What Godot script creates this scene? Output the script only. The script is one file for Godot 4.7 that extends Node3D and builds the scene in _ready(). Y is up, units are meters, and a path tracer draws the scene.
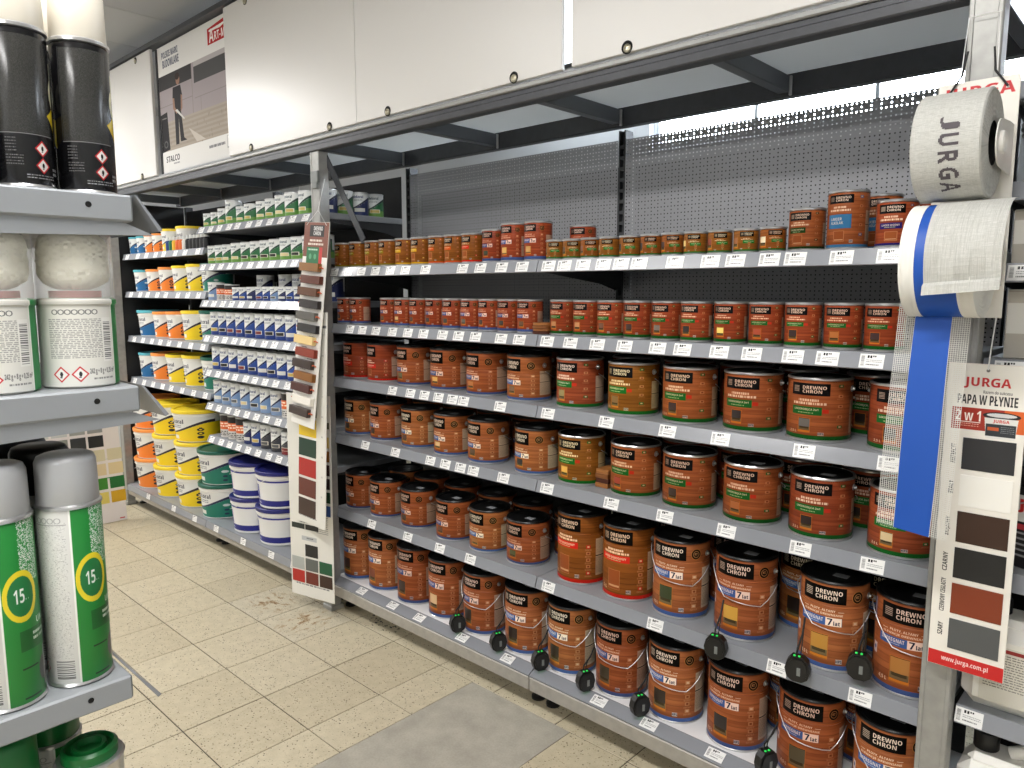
extends Node3D
# A paint aisle in a building-supplies shop. Units are metres. x runs along the shelving, +z is the aisle side, y is up.

var M := {}
var rng := RandomNumberGenerator.new()
var taken := {}
var ORD := ["first", "second", "third", "fourth", "fifth", "sixth", "seventh", "eighth", "ninth", "tenth", "eleventh", "twelfth", "thirteenth", "fourteenth", "fifteenth", "sixteenth", "seventeenth", "eighteenth", "nineteenth", "twentieth", "twenty-first", "twenty-second", "twenty-third", "twenty-fourth", "twenty-fifth", "twenty-sixth", "twenty-seventh"]

# ------------------------------------------------------------------ mesh builder
class MB:
	var v := PackedVector3Array()
	var n := PackedVector3Array()
	var t := PackedVector2Array()
	var X := Transform3D()
	func pt(p: Vector3, nn: Vector3, u: Vector2):
		v.append(X * p); n.append((X.basis * nn).normalized()); t.append(u)
	# a b c d run counter-clockwise seen from outside
	func quad(a: Vector3, b: Vector3, c: Vector3, d: Vector3, ua := Vector2(0, 1), ub := Vector2(1, 1), uc := Vector2(1, 0), ud := Vector2(0, 0)):
		var nn := (b - a).cross(d - a)
		if nn.length_squared() < 1e-16: nn = (c - b).cross(d - b)
		nn = nn.normalized()
		pt(a, nn, ua); pt(c, nn, uc); pt(b, nn, ub)
		pt(a, nn, ua); pt(d, nn, ud); pt(c, nn, uc)
	func tri(a: Vector3, b: Vector3, c: Vector3):
		var nn := (b - a).cross(c - a).normalized()
		pt(a, nn, Vector2.ZERO); pt(c, nn, Vector2(1, 1)); pt(b, nn, Vector2(1, 0))
	func box(c: Vector3, s: Vector3):
		var h := s / 2.0
		var p := []
		for i in 8: p.append(c + Vector3(h.x if i & 1 else -h.x, h.y if i & 2 else -h.y, h.z if i & 4 else -h.z))
		quad(p[4], p[5], p[7], p[6]); quad(p[1], p[0], p[2], p[3]); quad(p[5], p[1], p[3], p[7])
		quad(p[0], p[4], p[6], p[2]); quad(p[6], p[7], p[3], p[2]); quad(p[0], p[1], p[5], p[4])
	func span(a: Vector3, b: Vector3): box((a + b) / 2.0, (b - a).abs())
	func cbox(c: Vector3, s: Vector3, e: float):
		var h := s / 2.0
		e = minf(e, minf(h.x, minf(h.y, h.z)) * 0.9)
		for ax in 3:
			for sg in [-1.0, 1.0]:
				var b1 := (ax + 1) % 3
				var b2 := (ax + 2) % 3
				var q := []
				for k in [[-1, -1], [1, -1], [1, 1], [-1, 1]]:
					var p := Vector3.ZERO
					p[ax] = sg * h[ax]; p[b1] = k[0] * (h[b1] - e) * sg; p[b2] = k[1] * (h[b2] - e)
					q.append(c + p)
				quad(q[0], q[1], q[2], q[3])
		for ax in 3:
			var b1 := (ax + 1) % 3
			var b2 := (ax + 2) % 3
			for s1 in [-1.0, 1.0]:
				for s2 in [-1.0, 1.0]:
					var q := []
					for k in [[-1, 0], [1, 0], [1, 1], [-1, 1]]:
						var p := Vector3.ZERO
						p[ax] = k[0] * (h[ax] - e)
						p[b1] = s1 * (h[b1] - (e if k[1] else 0.0)); p[b2] = s2 * (h[b2] - (0.0 if k[1] else e))
						q.append(c + p)
					if s1 * s2 > 0: quad(q[0], q[1], q[2], q[3])
					else: quad(q[1], q[0], q[3], q[2])
		for sx in [-1.0, 1.0]:
			for sy in [-1.0, 1.0]:
				for sz in [-1.0, 1.0]:
					var a := c + Vector3(sx * h.x, sy * (h.y - e), sz * (h.z - e))
					var b := c + Vector3(sx * (h.x - e), sy * h.y, sz * (h.z - e))
					var d := c + Vector3(sx * (h.x - e), sy * (h.y - e), sz * h.z)
					if sx * sy * sz > 0: tri(a, b, d)
					else: tri(b, a, d)
	# profile of Vector2(radius, y) from bottom to top; u = 0.5 faces +z
	func lathe(prof: Array, seg: int, vtop: float, vbot: float, hard := 0.6):
		var m := prof.size()
		var sn := []
		for i in m - 1:
			var d: Vector2 = prof[i + 1] - prof[i]
			sn.append(Vector2(d.y, -d.x).normalized())
		for i in m - 1:
			var n0: Vector2 = sn[i]
			var n1: Vector2 = sn[i]
			if i > 0 and sn[i].angle_to(sn[i - 1]) < hard and sn[i].angle_to(sn[i - 1]) > -hard: n0 = (sn[i] + sn[i - 1]).normalized()
			if i < m - 2 and absf(sn[i].angle_to(sn[i + 1])) < hard: n1 = (sn[i] + sn[i + 1]).normalized()
			var p0: Vector2 = prof[i]
			var p1: Vector2 = prof[i + 1]
			var va := (vtop - p0.y) / (vtop - vbot)
			var vb := (vtop - p1.y) / (vtop - vbot)
			for k in seg:
				var u0 := float(k) / seg
				var u1 := float(k + 1) / seg
				var f0 := u0 * TAU - PI
				var f1 := u1 * TAU - PI
				var d0 := Vector3(sin(f0), 0, cos(f0))
				var d1 := Vector3(sin(f1), 0, cos(f1))
				var A := d0 * p0.x + Vector3(0, p0.y, 0)
				var B := d1 * p0.x + Vector3(0, p0.y, 0)
				var Cc := d1 * p1.x + Vector3(0, p1.y, 0)
				var D := d0 * p1.x + Vector3(0, p1.y, 0)
				var nA := d0 * n0.x + Vector3(0, n0.y, 0)
				var nB := d1 * n0.x + Vector3(0, n0.y, 0)
				var nC := d1 * n1.x + Vector3(0, n1.y, 0)
				var nD := d0 * n1.x + Vector3(0, n1.y, 0)
				if p1.x > 1e-6:
					pt(A, nA, Vector2(u0, va)); pt(D, nD, Vector2(u0, vb)); pt(Cc, nC, Vector2(u1, vb))
				if p0.x > 1e-6:
					pt(A, nA, Vector2(u0, va)); pt(Cc, nC, Vector2(u1, vb)); pt(B, nB, Vector2(u1, va))
	# a patch on a cylinder, angles in degrees from +z towards +x
	func arc(r: float, a0: float, a1: float, y0: float, y1: float, seg := 4):
		for k in seg:
			var f0 := deg_to_rad(lerpf(a0, a1, float(k) / seg))
			var f1 := deg_to_rad(lerpf(a0, a1, float(k + 1) / seg))
			var d0 := Vector3(sin(f0), 0, cos(f0))
			var d1 := Vector3(sin(f1), 0, cos(f1))
			var u0 := float(k) / seg
			var u1 := float(k + 1) / seg
			var A := d0 * r + Vector3(0, y0, 0)
			var B := d1 * r + Vector3(0, y0, 0)
			var Cc := d1 * r + Vector3(0, y1, 0)
			var D := d0 * r + Vector3(0, y1, 0)
			pt(A, d0, Vector2(u0, 1)); pt(D, d0, Vector2(u0, 0)); pt(Cc, d1, Vector2(u1, 0))
			pt(A, d0, Vector2(u0, 1)); pt(Cc, d1, Vector2(u1, 0)); pt(B, d1, Vector2(u1, 1))
	func tube(pts: Array, r: float, seg := 6, closed := false):
		var m := pts.size()
		var rings := []
		var up := Vector3(0.13, 0.97, 0.21).normalized()
		for i in m:
			var a: Vector3 = pts[(i - 1 + m) % m] if (closed or i > 0) else pts[0]
			var b: Vector3 = pts[(i + 1) % m] if (closed or i < m - 1) else pts[m - 1]
			var d := (b - a).normalized()
			var s := d.cross(up)
			if s.length() < 0.05: s = d.cross(Vector3(1, 0, 0))
			s = s.normalized()
			var w := s.cross(d).normalized()
			var ring := []
			for k in seg:
				var f := TAU * k / seg
				ring.append([pts[i] + (s * cos(f) + w * sin(f)) * r, s * cos(f) + w * sin(f)])
			rings.append(ring)
		for i in (m if closed else m - 1):
			var R0: Array = rings[i]
			var R1: Array = rings[(i + 1) % m]
			for k in seg:
				var k2 := (k + 1) % seg
				pt(R0[k][0], R0[k][1], Vector2(0, 0)); pt(R0[k2][0], R0[k2][1], Vector2(1, 0)); pt(R1[k2][0], R1[k2][1], Vector2(1, 1))
				pt(R0[k][0], R0[k][1], Vector2(0, 0)); pt(R1[k2][0], R1[k2][1], Vector2(1, 1)); pt(R1[k][0], R1[k][1], Vector2(0, 1))
		if not closed:
			for e in [0, m - 1]:
				for k in seg - 2:
					var q: Array = rings[e]
					if e == 0: tri(q[0][0], q[k + 2][0], q[k + 1][0])
					else: tri(q[0][0], q[k + 1][0], q[k + 2][0])
	# polygon in the local xy plane (counter-clockwise seen from +z), from z0 to z1
	func prism(poly: PackedVector2Array, z0: float, z1: float):
		if Geometry2D.is_polygon_clockwise(poly):
			poly = poly.duplicate(); poly.reverse()
		var bb := Rect2(poly[0], Vector2.ZERO)
		for p in poly: bb = bb.expand(p)
		var ix := Geometry2D.triangulate_polygon(poly)
		for i in range(0, ix.size(), 3):
			var a := poly[ix[i]]
			var b := poly[ix[i + 1]]
			var c := poly[ix[i + 2]]
			if (b - a).cross(c - a) < 0:
				var w := b
				b = c; c = w
			for f in [[a, b, c, z1, Vector3(0, 0, 1)], [a, c, b, z0, Vector3(0, 0, -1)]]:
				for q in [f[0], f[2], f[1]]:
					pt(Vector3(q.x, q.y, f[3]), f[4], Vector2((q.x - bb.position.x) / maxf(bb.size.x, 1e-6), 1.0 - (q.y - bb.position.y) / maxf(bb.size.y, 1e-6)))
		for i in poly.size():
			var a := poly[i]
			var b := poly[(i + 1) % poly.size()]
			quad(Vector3(a.x, a.y, z1), Vector3(a.x, a.y, z0), Vector3(b.x, b.y, z0), Vector3(b.x, b.y, z1))
	func mesh() -> ArrayMesh:
		var arr := []
		arr.resize(Mesh.ARRAY_MAX)
		arr[Mesh.ARRAY_VERTEX] = v; arr[Mesh.ARRAY_NORMAL] = n; arr[Mesh.ARRAY_TEX_UV] = t
		var am := ArrayMesh.new()
		am.add_surface_from_arrays(Mesh.PRIMITIVE_TRIANGLES, arr)
		return am

# ------------------------------------------------------------------ scene helpers
func numbered(called: String) -> String:
	var k: int = taken.get(called, 0)
	taken[called] = k + 1
	return called if k == 0 else "%s_%03d" % [called, k]

func tag(o: Node, label := "", category := "", group := "", kind := ""):
	if label: o.set_meta("label", label)
	if category: o.set_meta("category", category)
	if group: o.set_meta("group", group)
	if kind: o.set_meta("kind", kind)

func thing(called: String, label: String, category: String, at := Vector3.ZERO, turn := 0.0, group := "") -> Node3D:
	var o := Node3D.new()
	o.name = numbered(called)
	add_child(o)
	o.position = at
	o.rotation.y = turn
	tag(o, label, category, group)
	return o

func part(called: String, mesh: Mesh, m: Material, parent: Node, at := Vector3.ZERO) -> MeshInstance3D:
	var o := MeshInstance3D.new()
	o.name = called
	o.mesh = mesh
	o.material_override = m
	o.position = at
	o.cast_shadow = GeometryInstance3D.SHADOW_CASTING_SETTING_ON
	parent.add_child(o, true)
	return o

func put(proto: Node3D, called: String, label: String, category: String, at: Vector3, turn := 0.0, group := "") -> Node3D:
	var o: Node3D = proto.duplicate()
	o.name = numbered(called)
	add_child(o)
	o.position = at
	o.rotation.y = turn
	tag(o, label, category, group)
	return o

func mat(key: String, c: Color, rough := 0.6, metal := 0.0, tex: Texture2D = null) -> StandardMaterial3D:
	var m := StandardMaterial3D.new()
	m.resource_name = key
	m.albedo_color = c
	m.roughness = rough
	m.metallic = metal
	if tex: m.albedo_texture = tex
	M[key] = m
	return m

# ------------------------------------------------------------------ picture helpers (print on labels)
var fonts := {}
func glyphs(s: String, bold: bool) -> Image:
	var key := s + ("#b" if bold else "#r")
	if fonts.has(key): return fonts[key]
	if not fonts.has(bold):
		var f := SystemFont.new()
		f.font_names = PackedStringArray(["Droid Sans"])
		f.font_weight = 700 if bold else 400
		fonts[bold] = f
	var ts = TextServerManager.get_primary_interface()
	var rid = fonts[bold].get_rids()[0]
	var px := 40
	var size := Vector2i(px, 0)
	var im := Image.create_empty(px * s.length() + 20, px * 2, false, Image.FORMAT_RGBA8)
	var pen := 6.0
	for ch in s:
		var gi = ts.font_get_glyph_index(rid, px, ch.unicode_at(0), 0)
		ts.font_render_glyph(rid, size, gi)
		var uv: Rect2 = ts.font_get_glyph_uv_rect(rid, size, gi)
		var off: Vector2 = ts.font_get_glyph_offset(rid, size, gi)
		if uv.size.x > 0 and uv.size.y > 0:
			var at = ts.font_get_texture_image(rid, size, ts.font_get_glyph_texture_idx(rid, size, gi)).duplicate()
			at.convert(Image.FORMAT_RGBA8)
			im.blend_rect(at, Rect2i(uv), Vector2i(int(pen + off.x), int(px * 1.4 + off.y)))
		pen += ts.font_get_glyph_advance(rid, px, gi).x
	im = im.get_region(im.get_used_rect())
	fonts[key] = im
	return im

# writes s so that it fills the box x y w h
func txt(im: Image, s: String, x: float, y: float, w: float, h: float, c: Color, bold := true, turn := 0):
	var g: Image = glyphs(s, bold).duplicate()
	if turn == 1: g.rotate_90(COUNTERCLOCKWISE)
	elif turn == 2: g.rotate_90(CLOCKWISE)
	g.resize(maxi(1, int(w)), maxi(1, int(h)), Image.INTERPOLATE_LANCZOS if w * h > 200 else Image.INTERPOLATE_BILINEAR)
	for j in g.get_height():
		for i in g.get_width():
			g.set_pixel(i, j, Color(c.r, c.g, c.b, clampf(g.get_pixel(i, j).a, 0, 1) * c.a))
	im.blend_rect(g, Rect2i(0, 0, g.get_width(), g.get_height()), Vector2i(int(x), int(y)))

func rc(im: Image, x: float, y: float, w: float, h: float, c: Color):
	im.fill_rect(Rect2i(int(x), int(y), maxi(1, int(w)), maxi(1, int(h))), c)

func disc(im: Image, cx: float, cy: float, rx: float, ry: float, c: Color, inner := 0.0):
	for j in range(maxi(0, int(cy - ry)), mini(im.get_height(), int(cy + ry) + 1)):
		for i in range(maxi(0, int(cx - rx)), mini(im.get_width(), int(cx + rx) + 1)):
			var d := Vector2((i - cx) / rx, (j - cy) / ry).length()
			if d <= 1.0 and d >= inner: im.set_pixel(i, j, c)

func poly(im: Image, pts: PackedVector2Array, c: Color):
	var bb := Rect2(pts[0], Vector2.ZERO)
	for p in pts: bb = bb.expand(p)
	for j in range(maxi(0, int(bb.position.y)), mini(im.get_height(), int(bb.end.y) + 1)):
		for i in range(maxi(0, int(bb.position.x)), mini(im.get_width(), int(bb.end.x) + 1)):
			if Geometry2D.is_point_in_polygon(Vector2(i + 0.5, j + 0.5), pts): im.set_pixel(i, j, c)

# lines of print too small to read
func small_print(im: Image, x: float, y: float, w: float, h: float, rows: int, c: Color, fill := 0.55):
	var rh := h / rows
	for r in rows:
		var px := x
		while px < x + w:
			var ww := rng.randf_range(0.03, 0.12) * w
			ww = minf(ww, x + w - px)
			if ww >= 1.0: rc(im, px, y + r * rh, ww, maxf(1.0, rh * fill), c)
			px += ww + maxf(1.0, 0.02 * w)

func bars(im: Image, x: float, y: float, w: float, h: float, c: Color, down := false):
	var p := 0.0
	while p < (h if down else w):
		var a := rng.randf_range(1.0, 3.0)
		if down: rc(im, x, y + p, w, a, c)
		else: rc(im, x + p, y, a, h, c)
		p += a + rng.randf_range(1.0, 3.0)

func tex(im: Image) -> ImageTexture:
	return ImageTexture.create_from_image(im)

func canvas(w: int, h: int, c: Color) -> Image:
	var im := Image.create_empty(w, h, false, Image.FORMAT_RGBA8)
	im.fill(c)
	return im

func L(r: float, g: float, b: float) -> Color:   # 0-255 sRGB
	return Color(r / 255.0, g / 255.0, b / 255.0)

# ------------------------------------------------------------------ textures
func wood(w: int, h: int, a: Color, b: Color, planks: int, sd: int) -> Image:
	var f := FastNoiseLite.new()
	f.seed = sd
	f.frequency = 0.02
	var im := Image.create_empty(w, h, false, Image.FORMAT_RGBA8)
	for j in h:
		var pl := int(float(j) * planks / h)
		var edge := fmod(float(j) * planks / h, 1.0) * h / planks < 1.6
		for i in w:
			var g := f.get_noise_2d(i * 0.35 + pl * 77.0, j * 5.0) * 0.5 + f.get_noise_2d(i * 0.12 + pl * 31.0, j * 1.6 + 400.0) * 0.7
			var k := clampf(0.5 + g + 0.12 * sin(pl * 2.3), 0, 1)
			var c := a.lerp(b, k)
			if edge: c = c.darkened(0.14)
			im.set_pixel(i, j, c)
	return im

# spec: logo, texts, band, band_c, band_t, seven, bottom, bead, swatch, icons, panel, tag
func can_label(w: int, h: int, bg: Image, s: Dictionary) -> ImageTexture:
	var im: Image = bg.duplicate()
	im.resize(w, h, Image.INTERPOLATE_BILINEAR)
	var ax := func(a): return (a / 360.0 + 0.5) * w
	var white := L(236, 228, 214)
	# the sides: dark photograph on the left, cream leaflet text on the right and back
	rc(im, ax.call(-118.0), 0, ax.call(-62.0) - ax.call(-118.0), h, L(58, 34, 24))
	small_print(im, ax.call(-100.0), h * 0.3, w * 0.07, h * 0.55, 5, L(178, 150, 116), 0.35)
	if s.has("panel"):
		rc(im, ax.call(s.panel), h * 0.33, w * 0.12, h * 0.56, L(186, 176, 160))
		rc(im, ax.call(s.panel), h * 0.58, w * 0.12, maxf(2, h * 0.014), L(36, 32, 30))
		small_print(im, ax.call(s.panel) + 3, h * 0.36, w * 0.105, h * 0.2, 12, L(120, 112, 104), 0.4)
		small_print(im, ax.call(s.panel) + 3, h * 0.61, w * 0.105, h * 0.25, 14, L(120, 112, 104), 0.4)
	# bottom ring of colour
	rc(im, 0, h * s.get("ring", 0.945), w, h, s.bottom)
	# logo block
	var lg: Array = s.logo
	var lx: float = ax.call(lg[0])
	var lw: float = ax.call(lg[1]) - lx
	var ly: float = lg[2] * h
	var lh: float = (lg[3] - lg[2]) * h
	rc(im, lx, ly, lw, lh, L(7, 6, 6))
	var q := lh * 0.52
	for k in 5:
		rc(im, lx + lw * 0.07, ly + lh * 0.24 + k * q / 5.0, minf(q * 0.95, lw * 0.2), q / 5.0 * 0.62, L(170, 165, 158))
	txt(im, "DREWNO", lx + lw * 0.33, ly + lh * 0.2, lw * 0.58, lh * 0.27, L(246, 244, 240))
	txt(im, "CHRON", lx + lw * 0.33, ly + lh * 0.53, lw * 0.48, lh * 0.27, L(246, 244, 240))
	# two lines of white print under it
	var t0: float = s.texts[0] * h
	var th: float = (s.texts[1] - s.texts[0]) * h
	if s.has("lines"):
		txt(im, s.lines[0], lx + lw * 0.22, t0, lw * 0.56, th * 0.4, white)
		txt(im, s.lines[1], lx + lw * 0.06, t0 + th * 0.55, lw * 0.88, th * 0.4, white)
		rc(im, lx + lw * 0.04, t0 + th * 0.18, lw * 0.13, maxf(1, th * 0.06), white)
		rc(im, lx + lw * 0.83, t0 + th * 0.18, lw * 0.13, maxf(1, th * 0.06), white)
	else:
		small_print(im, lx + lw * 0.24, t0, lw * 0.5, th * 0.42, 1, white, 0.9)
		small_print(im, lx + lw * 0.08, t0 + th * 0.55, lw * 0.84, th * 0.42, 1, white, 0.9)
	# coloured band with the product word
	var bd: Array = s.band
	var bx: float = ax.call(bd[0])
	var bw: float = ax.call(bd[1]) - bx
	var by: float = bd[2] * h
	var bh: float = (bd[3] - bd[2]) * h
	rc(im, bx, by, bw, bh, s.band_c)
	if s.has("seven"):
		var sw := bw * 0.36
		txt(im, s.band_t, bx + bw * 0.05, by + bh * 0.16, bw - sw - bw * 0.1, bh * 0.42, L(226, 232, 244))
		small_print(im, bx + bw * 0.2, by + bh * 0.7, bw * 0.3, bh * 0.16, 1, L(170, 190, 226), 0.8)
		rc(im, bx + bw - sw, by, sw, bh, L(240, 238, 234))
		txt(im, "7", bx + bw - sw * 0.9, by + bh * 0.1, sw * 0.32, bh * 0.8, L(16, 20, 60))
		txt(im, "lat", bx + bw - sw * 0.52, by + bh * 0.36, sw * 0.42, bh * 0.5, L(16, 20, 60))
	elif bd[3] - bd[2] > 0.18:
		var ww: PackedStringArray = s.band_t.split(" ")
		txt(im, ww[0], bx + bw * 0.14, by + bh * 0.22, bw * 0.5, bh * 0.2, L(220, 234, 246))
		txt(im, ww[1], bx + bw * 0.14, by + bh * 0.5, bw * 0.56, bh * 0.2, L(220, 234, 246))
	else:
		txt(im, s.band_t, bx + bw * 0.1, by + bh * 0.22, bw * 0.8, bh * 0.34, L(226, 238, 224))
		small_print(im, bx + bw * 0.24, by + bh * 0.68, bw * 0.5, bh * 0.16, 1, L(170, 210, 170), 0.8)
	if s.has("tag"):
		rc(im, bx + bw + 1, by + bh * 0.25, bw * 0.2, bh * 0.5, L(190, 58, 40))
	# sample picture frame; the colour itself is a sticker of its own
	var wv: Array = s.swatch
	var wx: float = ax.call(wv[0])
	var ww2: float = ax.call(wv[1]) - wx
	var wy: float = wv[2] * h
	var wh: float = (wv[3] - wv[2]) * h
	if s.has("bare"):
		rc(im, wx, wy, ww2, wh, L(196, 150, 112)); rc(im, wx + 2, wy + 2, ww2 - 4, wh - 4, L(150, 92, 56))
		rc(im, wx + 4, wy + wh * 0.78, ww2 - 8, wh * 0.1, L(206, 180, 150))
	else:
		rc(im, wx - 2, wy - 2, ww2 + 4, wh + 4, L(206, 138, 62))
		rc(im, wx, wy, ww2, wh, L(40, 34, 28))
		rc(im, wx, wy + wh * 0.62, ww2, wh * 0.26, L(120, 112, 84)); rc(im, wx + ww2 * 0.1, wy + wh * 0.56, ww2 * 0.8, wh * 0.2, L(74, 70, 52))
		rc(im, wx, wy + wh * 0.88, ww2, wh * 0.12, L(212, 140, 54))
	# maker's mark, volume and the column of pictograms
	var hx: float = ax.call(wv[1] + 14.0)
	rc(im, hx, h * 0.87, w * 0.03, h * 0.055, L(196, 200, 208))
	txt(im, "HPS", hx + 1, h * 0.88, w * 0.03 - 2, h * 0.035, L(40, 52, 84))
	if s.has("volume"): txt(im, s.volume, ax.call(-38.0), h * 0.86, w * 0.045, h * 0.05, white)
	var ic: float = ax.call(s.icons)
	var iw := w * 0.028
	for k in 5:
		var iy: float = h * (s.icon0 + (0.92 - s.icon0) * k / 5.0)
		var cc: Color = s.icon_c if (k == 0 or k == 4) else L(186, 138, 100)
		rc(im, ic - iw / 2, iy, iw, h * 0.05, cc)
		rc(im, ic - iw / 4, iy + h * 0.012, iw / 2, h * 0.026, L(214, 196, 170) if (k == 0 or k == 4) else L(128, 72, 42))
		small_print(im, ic - iw * 0.8, iy + h * 0.062, iw * 1.6, h * 0.03, 2, L(196, 152, 116), 0.5)
	if s.has("badge"):
		var gx: float = ax.call(s.badge)
		disc(im, gx, h * s.badge_v, w * 0.031, w * 0.031, L(186, 130, 70)); disc(im, gx, h * s.badge_v, w * 0.028, w * 0.028, L(28, 22, 18))
		disc(im, gx, h * s.badge_v, w * 0.019, w * 0.019, L(176, 140, 96), 0.82)
		rc(im, gx - w * 0.009, h * s.badge_v - w * 0.006, w * 0.018, w * 0.012, L(176, 140, 96))
		rc(im, gx - w * 0.004, h * s.badge_v - w * 0.002, w * 0.016, w * 0.004, L(28, 22, 18))
	if s.has("lilac"):
		rc(im, ax.call(-64.0), h * 0.05, w * 0.022, h * 0.25, L(150, 164, 206))
		rc(im, ax.call(-58.0), h * 0.55, w * 0.03, h * 0.12, L(214, 220, 232))
		disc(im, ax.call(-52.5), h * 0.6, w * 0.008, w * 0.01, L(60, 90, 160))
	return tex(im)

func label_material(key: String, t: Texture2D, tints: Array, rough := 0.34) -> Array:
	var out := []
	for k in tints.size():
		out.append(mat("%s tone %d" % [key, k], tints[k], rough, 0.0, t))
		out[k].metallic_specular = 0.2
	return out

func curve_split(im: Image, x0: float, w: float, y0: float, h: float, top: Color, low: Color, line: Color, rise: float):
	# white upper field, coloured lower field, parted by a swinging dark stroke that rises to the right
	for i in range(int(x0), int(x0 + w)):
		var u := (i - x0) / w
		var s := u * u * (3.0 - 2.0 * u)
		var yy := y0 + h * (0.62 - rise * s + 0.06 * sin(u * 5.0))
		var th := h * 0.1 * (0.35 + 0.9 * u)
		rc(im, i, y0, 1, yy - y0, top)
		rc(im, i, yy, 1, th, line)
		rc(im, i, yy + th, 1, y0 + h - yy - th, low)

func bucket_label(c: Color, dark: Color, word: bool) -> ImageTexture:
	var w := 512
	var h := 200
	var im := canvas(w, h, L(226, 226, 222))
	for k in 2:
		var x0 := w * (0.5 * k + 0.25 - 0.2)
		curve_split(im, x0, w * 0.4, h * 0.02, h * 0.96, L(226, 226, 222), c, dark, 0.46)
		rc(im, x0 - w * 0.1, h * 0.7, w * 0.1, h * 0.28, c); rc(im, x0 + w * 0.4, h * 0.22, w * 0.1, h * 0.76, c)
		txt(im, "dekoral", x0 + w * 0.05, h * 0.1, w * 0.15, h * 0.17, L(22, 24, 44))
		rc(im, x0 + w * 0.035, h * 0.13, w * 0.006, h * 0.09, L(200, 40, 40))
		small_print(im, x0 + w * 0.06, h * 0.33, w * 0.12, h * 0.14, 2, L(120, 120, 130), 0.5)
		rc(im, x0 + w * 0.06, h * 0.74, w * 0.085, h * 0.15, L(232, 230, 224))
		if word:
			for e in 3:
				disc(im, x0 + w * 0.305, h * (0.5 + 0.15 * e), w * 0.022, h * 0.058, L(24, 26, 40), 0.45 if e < 2 else 0.0)
			rc(im, x0 + w * 0.298, h * 0.42, w * 0.018, h * 0.05, L(24, 26, 40))
		else:
			disc(im, x0 + w * 0.3, h * 0.5, w * 0.024, h * 0.05, L(196, 206, 206)); disc(im, x0 + w * 0.3, h * 0.68, w * 0.016, h * 0.04, L(20, 40, 70)); disc(im, x0 + w * 0.3, h * 0.83, w * 0.016, h * 0.04, L(20, 40, 70))
	return tex(im)

func small_label(c0: Color, c1: Color, dark: Color, win: Color, cap: Color) -> ImageTexture:
	var w := 256
	var h := 128
	var im := canvas(w, h, L(222, 224, 222))
	for k in 2:
		var x0 := w * (0.5 * k)
		curve_split(im, x0, w * 0.5, 0, h, L(222, 224, 222), c0, dark, 0.42)
		rc(im, x0, h * 0.72, w * 0.5, h * 0.28, c1)
		txt(im, "dekoral", x0 + w * 0.12, h * 0.08, w * 0.19, h * 0.14, cap)
		small_print(im, x0 + w * 0.13, h * 0.27, w * 0.16, h * 0.1, 2, L(110, 116, 120), 0.6)
		rc(im, x0 + w * 0.14, h * 0.66, w * 0.2, h * 0.17, L(226, 222, 206)); rc(im, x0 + w * 0.155, h * 0.68, w * 0.17, h * 0.13, win)
	return tex(im)

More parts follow.
